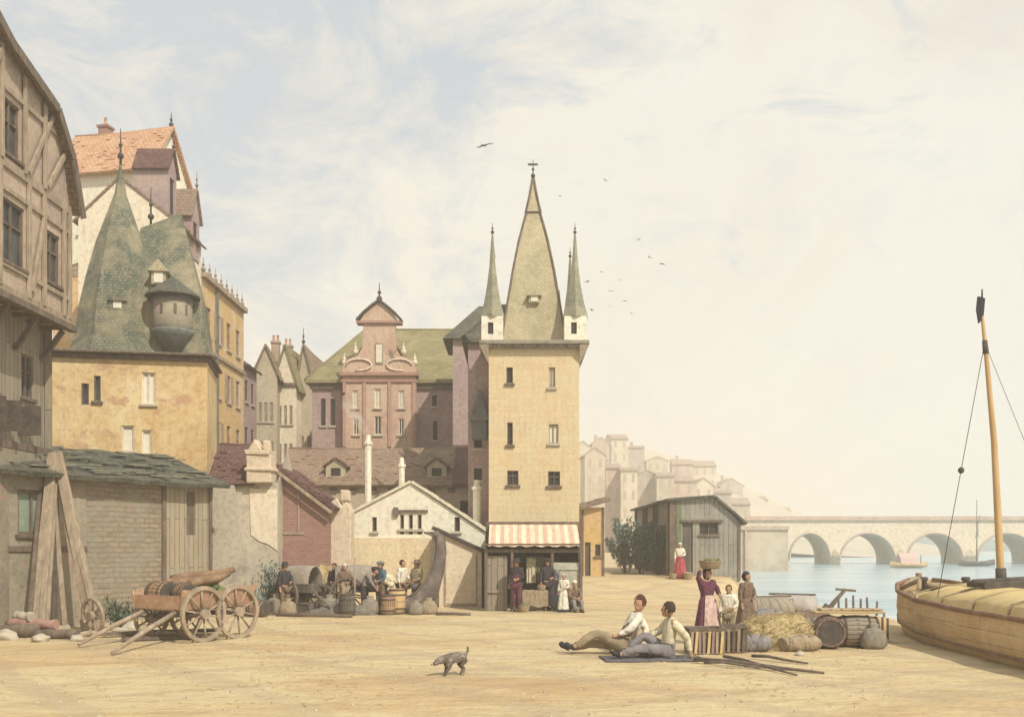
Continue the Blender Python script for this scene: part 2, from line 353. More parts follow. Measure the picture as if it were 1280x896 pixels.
def gable_roof(root,w,d,h,rh,mat,axis='x',r=None,ov=.3,og=.25,t=.12,sag=.05,ridge=True):
    m=MB(); hh=h+.0
    if axis=='x':
        r=r if r is not None else d/2; s1=rh/r; s2=rh/(d-r)
        slab(m,(-og,-ov,hh-ov*s1),(w+og,-ov,hh-ov*s1),(w+og,r,hh+rh),(-og,r,hh+rh),t,sag)
        slab(m,(w+og,d+ov,hh-ov*s2),(-og,d+ov,hh-ov*s2),(-og,r,hh+rh),(w+og,r,hh+rh),t,sag)
        if ridge: m.tube([(-og-.02,r,hh+rh+t*.8),(w/2,r,hh+rh+t*.8-sag),(w+og+.02,r,hh+rh+t*.8)],.09,8)
    else:
        r=r if r is not None else w/2; s1=rh/r; s2=rh/(w-r)
        slab(m,(-ov,d+og,hh-ov*s1),(-ov,-og,hh-ov*s1),(r,-og,hh+rh),(r,d+og,hh+rh),t,sag)
        slab(m,(w+ov,-og,hh-ov*s2),(w+ov,d+og,hh-ov*s2),(r,d+og,hh+rh),(r,-og,hh+rh),t,sag)
        if ridge: m.tube([(r,-og-.02,hh+rh+t*.8),(r,d/2,hh+rh+t*.8-sag),(r,d+og+.02,hh+rh+t*.8)],.09,8)
    return m.build('roof',mat,root)
def hip_roof(root,w,d,h,rh,mat,x0,x1,ov=.3,y=None,name='roof'):
    """hip roof whose ridge runs from x0 to x1"""
    m=MB(); y=d/2 if y is None else y; e=h-.02
    A=(-ov,-ov,e);B=(w+ov,-ov,e);Cc=(w+ov,d+ov,e);D=(-ov,d+ov,e);P=(x0,y,h+rh);Q=(x1,y,h+rh)
    m.add([A,B,Cc,D,P,Q],[(0,1,5,4),(1,2,5),(2,3,4,5),(3,0,4)])
    m.bx(-ov,w+ov,-ov,d+ov,e-.16,e-.002)
    for a,b in ((A,P),(B,Q),(P,Q),(Cc,Q),(D,P)): m.tube([a,b],.07,6)
    return m.build(name,mat,root)
def finial(mb,c,h,r=.05):
    x,y,z=c; mb.tube([(x,y,z),(x,y,z+h)],[r,r*.3],6); mb.ball((x,y,z+h*.25),r*2.4,8,6); mb.ball((x,y,z+h*.55),r*1.5,8,6)
def chimney(root,x,y,z0,z1,w=.5,d=.5,mat=BR_RED,pots=2,name='chimney'):
    m=MB(); m.bx(x-w/2,x+w/2,y-d/2,y+d/2,z0,z1); m.bx(x-w/2-.06,x+w/2+.06,y-d/2-.06,y+d/2+.06,z1+.003,z1+.12)
    o=m.build(name,mat,root)
    for i in range(pots):
        q=MB(); q.lathe([(.1,0),(.11,.05),(.08,.1),(.07,.4),(.09,.42)],(x+(i-(pots-1)/2)*.26,y,z1+.12),10); q.build('chimney_pot',T_RED,o)
    return o
def lucarne(root,S,u,v,w,h,rh,dep,wall,roofm,pane=GLASS,fin=0,ov=.12,y=-.0):
    """upright dormer: little gabled box standing out of a roof; S side matrix, front at local y"""
    m=MB(); m.M=S.copy(); o=(u+w*.25,u+w*.75,v+h*.2,v+h*.85)
    sheet(m,u,u+w,v,v+h,[o],.12,y); m.add([(u,y,v+h),(u+w,y,v+h),(u+w/2,y,v+h+rh)],[(0,1,2)])
    m.add([(u,y,v),(u,y+dep,v),(u,y+dep,v+h),(u,y,v+h)],[(0,3,2,1)]); m.add([(u+w,y,v),(u+w,y+dep,v),(u+w,y+dep,v+h),(u+w,y,v+h)],[(0,1,2,3)])
    m.add([(u,y+dep,v),(u+w,y+dep,v),(u+w,y+dep,v+h),(u+w/2,y+dep,v+h+rh),(u,y+dep,v+h)],[(0,4,3,2,1)])
    b=m.build('dormer',wall,root)
    r=MB(); r.M=S.copy(); 
    slab(r,(u-ov,y+dep,v+h-ov*rh/(w/2)),(u-ov,y-ov,v+h-ov*rh/(w/2)),(u+w/2,y-ov,v+h+rh),(u+w/2,y+dep,v+h+rh),.07,0,2)
    slab(r,(u+w+ov,y-ov,v+h-ov*rh/(w/2)),(u+w+ov,y+dep,v+h-ov*rh/(w/2)),(u+w/2,y+dep,v+h+rh),(u+w/2,y-ov,v+h+rh),.07,0,2)
    if fin: finial(r,(u+w/2,y-ov+.05,v+h+rh),fin,.035)
    r.build('dormer_roof',roofm,b)
    q=MB(); q.M=S.copy(); q.bx(o[0],o[1],y+.06,y+.08,o[2],o[3]); q.build('pane',pane,b)
    return b
# ================================================================== TERRAIN
SH=[(5,10.6),(13,10.9),(17,11.2),(22,11.5),(26,11.9),(28.5,12.4),(31,13.1),(36,13.3),(38.5,12.6),(41,10.2),(46,10.8),(52,12.5),(60,14.3),(90,20.6),(139,31.5),(230,60),(420,120),(900,330)]
def shore(y):
    if y<=SH[0][0]: return SH[0][1]
    for (a,b),(c,d) in zip(SH,SH[1:]):
        if y<=c:
            t=(y-a)/(c-a); return b+(d-b)*t
    return SH[-1][1]+(y-SH[-1][0])*.4
def sst(a,b,x): t=max(0,min(1,(x-a)/(b-a))); return t*t*(3-2*t)
def ground_z(x,y):
    z=.7*sst(42,50,y)*sst(-30,0,x+24)
    s=shore(y)-x
    z+= .035*noise.noise(Vector((x*.35,y*.35,0)))+.02*noise.noise(Vector((x*1.3,y*1.3,3)))
    if y>230: z+= 0
    bank=2.2 if y>45 else 2.8
    k=sst(0,1,(bank*.5-s)/bank+.0) if s<bank*.5 else 0
    z=z*(1-k)+(-1.9)*k
    return z
def grid_mesh(name,xs,ys,fn,mat):
    vs=[(x,y,fn(x,y)) for y in ys for x in xs]; n=len(xs)
    fs=[(j*n+i,j*n+i+1,(j+1)*n+i+1,(j+1)*n+i) for j in range(len(ys)-1) for i in range(n-1)]
    me=bpy.data.meshes.new(name); me.from_pydata(vs,[],fs); me.materials.append(mat)
    for p in me.polygons: p.use_smooth=True
    o=bpy.data.objects.new(name,me); C.objects.link(o); return o
def sand():
    m,nt,b=newmat('quay_sand'); o=N(nt,'ShaderNodeTexCoord').outputs['Object']
    n1=noise_n(nt,mapping(nt,o,(.35,1,1)),.35,7,.6,.8)
    col=ramp(nt,n1,[(.28,(.50,.35,.19)),(.44,(.60,.46,.26)),(.56,(.64,.53,.32)),(.72,(.56,.40,.25))])
    n2=noise_n(nt,mapping(nt,o,(.5,1.6,1)),2.2,7,.7); col=mix(nt,col,ramp(nt,n2,[(.32,(.78,.72,.66)),(.55,(1,1,1)),(.75,(1.06,1.05,1.0))]),.9,'MULTIPLY')
    pz=noise_n(nt,mapping(nt,o,(.22,.9,1),loc=(4,2,0)),.5,8,.7,1.2); col=mix(nt,col,(.40,.33,.24),mix(nt,(0,0,0),ramp(nt,pz,[(.52,(0,0,0)),(.66,(1,1,1))]),.6))
    n3=noise_n(nt,o,26,5,.75); col=mix(nt,col,ramp(nt,n3,[(.3,(.72,.66,.6)),(.5,(1,1,1))]),.7,'MULTIPLY')
    wv=N(nt,'ShaderNodeTexWave'); wv.inputs['Scale'].default_value=.32; wv.inputs['Distortion'].default_value=5; wv.inputs['Detail'].default_value=3; wv.inputs['Detail Scale'].default_value=.6
    nt.links.new(mapping(nt,o,(.25,1,1),rot=(0,0,R(20))),wv.inputs['Vector'])
    col=mix(nt,col,(.40,.29,.18),mix(nt,(0,0,0),ramp(nt,wv.outputs['Fac'],[(.9,(0,0,0)),(1,(1,1,1))]),.35))
    v=N(nt,'ShaderNodeTexVoronoi'); v.inputs['Scale'].default_value=7; nt.links.new(o,v.inputs['Vector'])
    nt.links.new(col,b.inputs['Base Color'])
    wv2=N(nt,'ShaderNodeTexWave'); wv2.inputs['Scale'].default_value=.55; wv2.inputs['Distortion'].default_value=2.2; wv2.inputs['Detail'].default_value=2; wv2.inputs['Detail Scale'].default_value=.4
    nt.links.new(mapping(nt,o,(.18,1,1),rot=(0,0,R(-8))),wv2.inputs['Vector'])
    h=mix(nt,n2,n3,.35); h=mix(nt,h,v.outputs['Distance'],.3); col=mix(nt,col,(.42,.32,.22),mix(nt,(0,0,0),ramp(nt,wv2.outputs['Fac'],[(.84,(0,0,0)),(.96,(1,1,1))]),.35)); nt.links.new(col,b.inputs['Base Color']); h=mix(nt,h,ramp(nt,wv2.outputs['Fac'],[(.86,(1,1,1)),(.95,(0,0,0))]),.3); bump(nt,b,h,1.0,.11)
    return m
def lin(a,b,n): return [a+(b-a)*i/n for i in range(n+1)]
xs=[-900,-500,-250,-120,-70,-50,-40]+lin(-34,-16,18)[1:-1]+lin(-16,16,96)+lin(16,40,40)[1:]+[50,70,100,160,300,600,1200]
ys=[-60,-30,-10]+lin(0,12,14)[1:]+lin(12,60,150)[1:]+lin(60,140,60)[1:]+[150,165,185,210,240,280,340,420,560,800,1200,1900]
def gz(x,y):
    z=ground_z(x,y)
    if x<-40 or y>240: z-=.0
    return z
G=tag(grid_mesh('ground',xs,ys,gz,sand()),'pale ochre trodden sand of the quay',kind='structure')
def water_mat():
    m,nt,b=newmat('river_water'); o=N(nt,'ShaderNodeTexCoord').outputs['Object']
    n=noise_n(nt,mapping(nt,o,(.12,.5,1)),.6,6,.6,.5)
    nt.links.new(ramp(nt,n,[(.3,(.20,.36,.48)),(.5,(.34,.49,.58)),(.7,(.52,.60,.62))]),b.inputs['Base Color'])
    b.inputs['Roughness'].default_value=.2; b.inputs['Specular IOR Level'].default_value=.45
    bump(nt,b,noise_n(nt,mapping(nt,o,(.7,2.2,1)),1.6,5,.6),.18,.05); return m
WM=water_mat()
wm=MB(); wm.add([(2,-60,-.5),(1900,-60,-.5),(1900,1900,-.5),(2,1900,-.5)],[(0,1,2,3)]); tag(wm.build('river',WM),'calm pale blue river under the arched bridge',kind='structure')
def hill_z(x,y):
    a=35*math.exp(-((x-33)/52)**2-((y-335)/85)**2)+13*math.exp(-((x-95)/50)**2-((y-400)/90)**2)+26*math.exp(-((x+90)/80)**2-((y-380)/120)**2)
    return a-3+noise.noise(Vector((x*.03,y*.03,1)))*2.0
HILLM=rough('hill_grass',(.44,.40,.30),(.52,.46,.36),(.56,.47,.38),.05,.2)
tag(grid_mesh('hills',lin(-260,260,80),lin(215,620,50),hill_z,HILLM),'low pale hills beyond the river town',kind='structure')
# far wooded shore beyond the bridge
def fb(x,y): return (-1.5+6.5*math.exp(-((y-470)/50)**2)*(1+.5*noise.noise(Vector((x*.03,0,2))))+noise.noise(Vector((x*.12,y*.12,5)))*1.2)
FBM=rough('far_wood',(.10,.16,.16),(.15,.21,.20),(.22,.26,.22),.12,.4)
tag(grid_mesh('far_hills',lin(100,900,120),lin(380,560,14),fb,FBM),'low wooded shore seen through the arches',kind='structure')

# ================================================================== 1 TIMBER-FRAMED HOUSE (left edge)
TH=empty('timber_framed_house',(-13.35,17.5,0),R(90),'tall pinkish timber-framed house with curved gable at the left edge','house')
w=11.4;d=9
FR=SIDES['front'](w,d)
m=MB()
for s in('front','right','back','left'):
    m.M=SIDES[s](w,d); L=w if s in('front','back') else d; sheet(m,0,L,-.2,4.95,[],.1)
m.build('ground_floor_wall',PL_GREY,TH)
m=MB(); op1=[(7.9,8.8,6.3,7.7),(10.1,10.8,6.4,7.6)]
for s in('front','right','back','left'):
    m.M=SIDES[s](w,d); L=w if s in('front','back') else d; sheet(m,0,L,4.95,8.6,op1 if s=='front' else [],.14,.25 if s=='front' else 0)
m.build('plank_wall',WD_GREY,TH)
for o_ in op1: window(TH,FR,o_,'cross',TIMBER,GLASS,y=.25)
GP=[(-.3,11.9),(.35,13.4),(1.3,14.45),(3.8,14.95),(5.7,15.8),(7.6,14.95),(10.1,14.4),(11.05,13.4),(11.7,11.9)]
opu=[(4.6,5.7,9.5,11.1),(7.55,8.75,9.5,11.1),(9.9,10.8,9.6,11.0)]; opg=[(4.7,5.7,12.4,13.8),(7.6,8.5,12.25,13.65)]
m=MB(); m.M=Matrix.Translation((0,-.5,0)); sheet(m,0,w,8.6,11.9,opu,.16)
gp=[(max(0,min(w,a)),b) for a,b in GP]
# gable wall as vertical strips so that the attic window stays a true opening
us=sorted(set([0,w]+[a for a,b in gp]+[o[0] for o in opg]+[o[1] for o in opg]))
def gtop(u):
    for (a,b),(c,dd) in zip(gp,gp[1:]):
        if a<=u<=c and c>a: return b+(dd-b)*(u-a)/(c-a)
    return 11.9
for a,b in zip(us,us[1:]):
    oo=[o for o in opg if o[0]<(a+b)/2<o[1]]
    ta,tb=gtop(a+1e-4),gtop(b-1e-4)
    if oo:
        o=oo[0]; m.add([(a,0,11.9),(b,0,11.9),(b,0,o[2]),(a,0,o[2])],[(0,1,2,3)]); m.add([(a,0,o[3]),(b,0,o[3]),(b,0,tb),(a,0,ta)],[(0,1,2,3)])
    else: m.add([(a,0,11.9),(b,0,11.9),(b,0,tb),(a,0,ta)],[(0,1,2,3)])
for a,b,c,dd in opg: m.add([(a,0,c),(a,.16,c),(b,.16,c),(b,0,c),(a,0,dd),(a,.16,dd),(b,.16,dd),(b,0,dd)],[(0,3,2,1),(4,5,6,7),(0,1,5,4),(3,7,6,2)])
m.M=Matrix.Identity(4)
m.add([(w,-.5,8.6),(w,d,8.6),(w,d,11.9),(w,-.5,11.9)],[(0,1,2,3)]); m.add([(0,-.5,8.6),(0,d,8.6),(0,d,11.9),(0,-.5,11.9)],[(0,3,2,1)])
m.add([(0,-.5,8.6),(w,-.5,8.6),(w,.25,8.6),(0,.25,8.6)],[(0,3,2,1)])
m.build('upper_wall',PL_PINK,TH)
S5=Matrix.Translation((0,-.5,0))
for o_ in opu+opg: window(TH,S5,o_,'cross',TIMBER,GLASS)
t=MB(); t.M=S5; bi=[0]
def beam(a,b,c,dd,w_=.16):
    bi[0]+=1; y_=-.02-.0026*bi[0]; t.bar((a,y_,b),(c,y_,dd),w_,.08,up=(0,1,0))
for zz in (8.75,11.95): beam(0,zz,w,zz,.24)
beam(0,11.3,w,11.3,.13); beam(0,9.38,w,9.38,.13); beam(.9,13.85,10.5,13.85,.15)
for u in (.1,1.6,3.1,4.45,5.85,7.4,8.9,9.75,10.95,11.3): beam(u,8.8,u,11.9)
for u in (1.4,3.2,4.55,5.85,7.45,8.65,9.75): beam(u,12.0,u,gtop(u)-.15,.14)
for a,b,c,dd in ((1.7,8.9,3.0,11.2),(5.95,11.2,7.3,8.9),(9.0,9.0,9.7,11.2),(.3,11.2,1.5,9.0),(8.8,12.1,10.2,14.2),(5.95,12.1,7.4,14.7),(9.85,12.1,10.9,13.4),(3.1,12.1,1.5,14.1)): beam(a,b,c,dd,.13)
t.build('timber_frame',TIMBER_L,TH,.01)
r=MB(); pr=[(a,b) for a,b in GP]
for (a,b),(c,dd) in zip(pr,pr[1:]):
    slab(r,(a,-.75,b+.02),(a,d+.3,b+.02),(c,d+.3,dd+.02),(c,-.75,dd+.02),.12,.03,6)
r.build('roof',T_BROWN,TH)
r=MB()
for (a,b),(c,dd) in zip(pr,pr[1:]): r.bar((a,-1.03,b-.08),(c,-1.03,dd-.08),.07,.3,up=(0,1,0)) if False else r.bar((a,-.79,b-.06),(c,-.79,dd-.06),.26,.07,up=(0,1,0))
r.build('bargeboard',TIMBER,TH)
r=MB(); r.M=S5
for u in lin(.2,11.2,14): r.bar((u,-.12,8.56),(u,.75,8.56),.13,.16)
r.M=Matrix.Identity(4)
for u in lin(.2,11.2,7): r.bar((u,.2,7.6),(u,-.4,8.45),.12,.14)
r.bx(-.05,w+.05,-.72,-.49,8.44,8.62)
r.build('jetty_beams',TIMBER,TH,.01)
r=MB(); r.bx(0,w,-.02,.26,4.85,5.05); r.build('sill_beam',TIMBER,TH,.01)
b_=MB(); S=Matrix.Identity(4)
for u in (8.0,8.8,9.9): b_.bx(u,u+.1,-.35,.24,5.3,6.1)
each(b_,'hanging_board',TIMBER_D,TH)

# ================================================================== 2 LEAN-TO SHED along the left
P0=Vector((-14.1,25.0,0)); P1=Vector((-9.95,33.0,0)); dv=(P1-P0); SW=dv.length; rz=math.atan2(dv.y,dv.x); dv.normalize()
def ush(px):
    k=(px-640)/F; return (k*P0.y-P0.x)/(dv.x-k*dv.y)
rough_planks=planks('weathered_planks',(.34,.29,.21),(.42,.35,.25),(.12,.10,.08),.2,.5,(.36,.33,.27))
LS=empty('lean_to_shed',P0,rz,'long lean-to shed with mossy dark roof, brick and plank front','shed'); dd=2.4
m=MB(); ow=[(ush(22),ush(60),Z(668,27),Z(612,27))]
b1,b2=ush(108),ush(205)
sheet(m,0,b1,-.2,4.25,ow,.14)
m.M=SIDES['left'](SW,dd); sheet(m,0,dd,-.2,4.25,[]); m.M=SIDES['back'](SW,dd); sheet(m,0,SW,-.2,5.1,[])
m.build('plaster_wall',PL_GREY,LS)
m=MB(); sheet(m,b1,b2,-.2,4.25,[],y=.03); m.build('rubble_wall',ST_GREY,LS)
m=MB(); sheet(m,b2,SW,-.2,4.25,[(ush(236)-.1,ush(244),2.6,4.0)],.1); m.M=SIDES['right'](SW,dd); sheet(m,0,dd,-.2,4.25,[]); m.M=Matrix.Identity(4)
m.add([(SW,0,4.25),(SW,dd,4.25),(SW,dd,5.1)],[(0,1,2)]); m.build('plank_wall',rough_planks,LS)
window(LS,Matrix.Identity(4),ow[0],'mull',TIMBER,rough('shed_pane',(.16,.22,.17),(.22,.28,.22),(.3,.34,.27),3,.1),fw=.08)
m=MB()
for u in (0.1,ush(70),b2,SW-.08): m.bx(u-.07,u+.07,-.06,.05,-.1,4.2,.015)
m.bx(0,b1,-.05,.04,2.1,2.25,.01)
m.bx(ush(236)-.1,ush(244),.08,.1,2.6,4.0)
each(m,'post',TIMBER,LS,.01)
m=MB(); slab(m,(-.5,-.45,4.12),(SW+.35,-.45,4.12),(SW+.35,dd+.1,5.25),(-.5,dd+.1,5.25),.13,.09,22)
m.build('roof',T_DARK,LS)
m=MB()
for i in range(46):
    u=random.uniform(-.3,SW+.2); s=random.uniform(0,1); a=random.uniform(-.5,.5)
    p=Vector((u,-.4+s*(dd+.3),4.12+s*1.05+.2)); m.bar(p-Vector((math.cos(a),math.sin(a)*.4,0))*random.uniform(.2,.6),p+Vector((math.cos(a),math.sin(a)*.4,.08))*random.uniform(.2,.6),random.uniform(.06,.2),.04)
m.build('loose_roof_boards',rough('mossy_board',(.12,.13,.10),(.20,.20,.15),(.30,.28,.2),4),LS)
for px,tx,lab in ((46,66,'weathered timber prop leaning outward to the left against the shed'),(118,72,'weathered timber prop slanting down right from the shed eave')):
    D0=27.0 if px<80 else 27.6
    m=MB(); p=Vector((X(tx,27.6),27.6,Z(566,27.6))); q=Vector((X(px,D0-1.2),D0-1.2,0.02))
    m.bar(q,p,.34,.2,.24,up=(0,1,0)) ; m.bar(q+Vector((.16,-.13,.0)),p+Vector((.1,-.13,-.5)),.16,.1,.12,up=(0,1,0))
    tag(m.build('timber_prop',TIMBER_L,None,.015),lab,'timber prop','timber props against the shed')

# ================================================================== 3 TURRETED CORNER HOUSE
D=35.2
CH=empty('turreted_house',(-16.35,D-.06,0),R(11),'yellow-walled corner house with mossy green spire and round corner turret','house')
w=5.38; d=3.4; def_h=Z(441,D)
L0=lambda px:X(px,D)+16.35
ops={'front':[(L0(100),L0(109),Z(505,D),Z(478,D)),(L0(115),L0(123),Z(500,D),Z(468,D)),(L0(172),L0(189),Z(502,D),Z(462,D)),(L0(148),L0(163),Z(562,D),Z(530,D)),(L0(172),L0(184),Z(566,D),Z(535,D))]}
shell(CH,w,d,def_h,PL_YEL,ops)
for i,o_ in enumerate(ops['front']): window(CH,Matrix.Identity(4),o_,'mull' if i==2 else 'plain',TIMBER if i<2 else PL_CREAM,GLASS if i<2 else PALEPANE,fw=.05,sill=i>0)
m=MB()
z0=def_h
m.bx(-.12,w+.2,-.35,d+.15,z0+.003,z0+.11,.015); m.bx(-.08,w+.08,-.12,d+.05,z0-.16,z0-.002)
m.build('cornice',TIMBER,CH,.02)
m=MB(); cx=L0(137); r0=1.62
def pyr(mb,c,prof,n=8,a0=R(22.5),smooth=False): mb.lathe(prof,c,n,smooth,a0)
zb=def_h+.12
pyr(m,(cx,1.5,0),[(1.85,zb),(1.62,zb+.6),(1.48,zb+1.7),(1.22,zb+2.9),(.88,zb+4.2),(.50,zb+5.3),(.22,zb+6.1),(.1,zb+6.9),(.03,zb+7.3)])
sp=m.build('spire',T_GREEN,CH)
m=MB(); finial(m,(cx,1.5,zb+7.2),1.35,.05); m.build('finial',IRON,sp)
def spike_dormer(root,x,y,z,w,h,mat=T_GREEN):
    m=MB(); m.bx(x-w/2,x+w/2,y,y+.9,z,z+h*.5); m.prism([(x-w*.75,z+h*.5),(x+w*.75,z+h*.5),(x,z+h)],lambda a,b,t:(a,t,b),y-.1,y+.9)
    o=m.build('dormer',mat,root); q=MB(); q.bx(x-w*.32,x+w*.32,y-.03,y-.003,z+.05,z+h*.48); q.build('shutter',PALEPANE,o); return o
spike_dormer(CH,L0(142),.15,Z(385,D),.45,.75)
# tall hipped roof beside it
m=MB(); x0,x1=L0(150),w+.05; e=zb; rz_=Z(262,37)
A=(x0,.3,e);B=(x1-.1,.3,e);Cc=(x1-.1,d,e);Dd=(x0,d,e);P=(L0(160),1.8,rz_-.55);Q=(L0(212),1.8,rz_+.1)
A2=(x0+.15,.7,e+2.2);B2=(x1-.35,.7,e+2.2);C2=(x1-.35,d-.4,e+2.2);D2=(x0+.15,d-.4,e+2.2)
m.add([A,B,Cc,Dd,A2,B2,C2,D2,P,Q],[(0,1,5,4),(1,2,6,5),(2,3,7,6),(3,0,4,7),(4,5,9,8),(5,6,9),(6,7,8,9),(7,4,8)])
m.build('tall_roof',T_GREEN,CH)
m=MB(); finial(m,(L0(171),2.2,rz_-.35),1.5,.05); m.build('finial',IRON,CH)
spike_dormer(CH,L0(190),.45,Z(345,D),.5,.9,T_SPIRE)
# bartizan turret
cx=L0(208); zt=Z(362,D); TR=.82
m=MB(); m.lathe([(.05,Z(437,D)),(.25,Z(432,D)),(.5,Z(418,D)),(.68,Z(402,D)),(.7,Z(400,D)),(.7,zt)],(cx,.35,0),16,True)
bt=m.build('corner_turret',PL_GREY,CH)
m=MB(); m.lathe([(.5,zt-.02),(.98,zt-.03),(.96,zt+.05),(.74,zt+.22),(.46,zt+.42),(.2,zt+.62),(.02,zt+.75)],(cx,.35,0),16,False); m.build('turret_roof',T_DARK,bt)
m=MB(); m.lathe([(.71,zt-.2),(.76,zt-.15),(.71,zt-.1)],(cx,.35,0),16); m.lathe([(.3,Z(434,D)),(.64,Z(413,D)),(.75,Z(408,D)),(.72,Z(405,D))],(cx,.35,0),16); each(m,'turret_moulding',LEAD,bt)
for a in (-115,-75,-40):
    p=Vector((cx+.69*math.cos(R(a)),.35+.69*math.sin(R(a)),0)); m=MB(); m.M=Matrix.Translation(p)@Matrix.Rotation(R(a+90),4,'Z'); m.bx(-.05,.05,-.02,.02,Z(388,D),Z(375,D)); m.build('turret_window',TIMBER,bt)
# ================================================================== 4 WHITE HOUSE WITH RED ROOF
WH=empty('white_house',(-21.9,48.2,0),R(-12),'tall white house with orange-red tiled roof behind the green spires','house')
w=4.9;d=3.2;h=Z(207,47.5)
opsf=[(1.0,1.6,14.5,15.8),(3.2,3.8,17.0,18.1),(1.0,1.6,17.2,18.2)]
shell(WH,w,d,h,PL_WHITE,{'front':opsf},gable='x',rh=2.2)
for o_ in opsf: window(WH,Matrix.Identity(4),o_,'cross',TIMBER_L,GLASS,fw=.05)
gable_roof(WH,w,d,h,2.2,T_RED,'x',ov=.3,og=.25,sag=.06)
m=MB(); finial(m,(w+.1,d/2,h+2.25),.8,.05); m.build('finial',IRON,WH)
chimney(WH,1.2,d/2+.3,h+.8,h+2.7,.5,.5,BR_RED,1)
# ================================================================== 5 STREET HOUSES ON THE LEFT (face +x, run away)
S1=empty('gabled_street_house',(-14.65,42.8,0),R(90),'cream street house with brown spiked dormers right of the spires','house')
w=4.1;d=4.0;h=16.3
o1=[(a,a+.55,z,z+1.25) for z in (6.2,8.6,11,13.2) for a in (.7,1.9,3.1)]
shell(S1,w,d,h,PL_CREAM,{'front':o1,'left':[(.8,1.3,15.0-2.2,14.2),(2.4,2.9,12.8,14.2)]},gable='x',rh=1.7,rx=2.2)
for o_ in o1: window(S1,Matrix.Identity(4),o_,'cross',TIMBER_L,GLASS,fw=.05)
for o_ in [(.8,1.3,12.8,14.2),(2.4,2.9,12.8,14.2)]: window(S1,SIDES['left'](w,d),o_,'cross',TIMBER_L,GLASS,fw=.05)
gable_roof(S1,w,d,h,1.7,T_BROWN,'x',r=2.2,ov=.2,og=.06,t=.09)
lucarne(S1,Matrix.Identity(4),.15,h-.1,1.1,2.4,.9,1.5,PL_MAUVE,T_MAROON,DARK,.6,y=.2)
lucarne(S1,Matrix.Identity(4),2.5,h-.9,1.2,2.0,1.2,1.2,PL_MAUVE,T_BROWN,DARK,.9,y=-.05)
S2=empty('ochre_street_house',(-14.65,46.95,0),R(90),'tall ochre street house with flat spiked cornice','house')
w=7.4;d=7;h=14.9
o2=[(a,a+.7,z,z+1.4) for z in (4.6,7.0,9.6,12.3) for a in (.8,2.4,4.2,5.9)]
shell(S2,w,d,h,PL_OCHRE,{'front':o2},extra=None)
for i,o_ in enumerate(o2): window(S2,Matrix.Identity(4),o_,'cross',TIMBER_L,GLASS,fw=.05,shut=(TIMBER_L if i in (5,10,13) else None))
m=MB(); m.bx(-.03,w+.06,-.22,d,h+.003,h+.25); m.bx(-.03,w+.05,-.12,.0,11.5,11.68); m.bx(-.03,w+.05,-.1,-.002,6.55,6.7)
for u in lin(.3,w-.3,7): finial(m,(u,0,h+.25),.75,.05)
m.build('cornice',TIMBER_L,S2,.01)
hip_roof(S2,w,d,h+.42,2.0,T_BROWN,2,w-2,-.3)
m=MB(); m.bx(2.2,2.34,-.14,-.004,4.4,14.8); m.build('drainpipe',LEAD,S2)
S3=empty('narrow_dark_house',(-14.75,54.5,0),R(90),'narrow dark house with tall chimney beside the ochre house','house')
w=3.0;d=6;h=12.2
o3=[(a,a+.6,z,z+1.2) for z in (5,7.6,10.2) for a in (.5,1.8)]
shell(S3,w,d,h,PL_MAUVE,{'front':o3},gable='x',rh=2)
for o_ in o3: window(S3,Matrix.Identity(4),o_,'cross',TIMBER_D,DARK,fw=.05)
gable_roof(S3,w,d,h,2,T_MAROON,'x',ov=.25,og=.1)
chimney(S3,.5,.8,h,h+3.3,.55,.6,BR_RED,1); chimney(S3,2.2,1.2,h+.4,h+2.6,.5,.5,BR_WALL,2)
def small_house(label,px0,px1,D,ytop,rh,mat,rmat,rz=0,d=6,gab='y',wins=3,rows=(4,6.6,9.2),name='town_house',wm=TIMBER_L,pane=GLASS,rx=None):
    x0=X(px0,D); w=X(px1,D)-x0; h=Z(ytop,D); H=empty(name,(x0,D,0),rz,label,'house','old town houses beside the pink palace')
    g=w/(wins+1); ww=min(.7,g*.55); o=[(g*(i+1)-ww/2,g*(i+1)+ww/2,z,z+1.2) for z in rows if z+1.5<h for i in range(wins)]
    shell(H,w,d,h,mat,{'front':o},gable=gab,rh=rh,rx=rx)
    for o_ in o: window(H,Matrix.Identity(4),o_,'cross',wm,pane,fw=.06)
    gable_roof(H,w,d,h,rh,rmat,gab,r=rx,ov=.2,og=.15,t=.1)
    return H,w,h
H,w,h=small_house('pinkish house with jettied gable beside the narrow dark house',318,346,61,466,1.6,PL_TAN,T_BROWN,R(6),rows=(5,7.4,9.8))
chimney(H,w*.75,2,h+.3,h+2.2,.5,.5,BR_WALL,2)
H,w,h=small_house('cream house with rounded gable and chimneys in the middle of the old houses',343,371,62.5,478,2.2,PL_CREAM,T_OLIVE,R(-4),rows=(5,7.4,9.8))
chimney(H,w*.2,2,h+.3,h+2.6,.5,.5,STONE,2); m=MB(); m.bx(-.1,w+.1,-.12,-.003,h-.25,h-.05); m.build('cornice',TIMBER,H)
H,w,h=small_house('plain grey house with sloping roof touching the pink palace',368,396,63.5,500,3.4,PL_TAN,T_BROWN,0,rows=(5,8.0),wins=2,rx=.6)
m=MB(); finial(m,(.6,-.1,h+3.4),1.2,.05); m.build('finial',IRON,H)
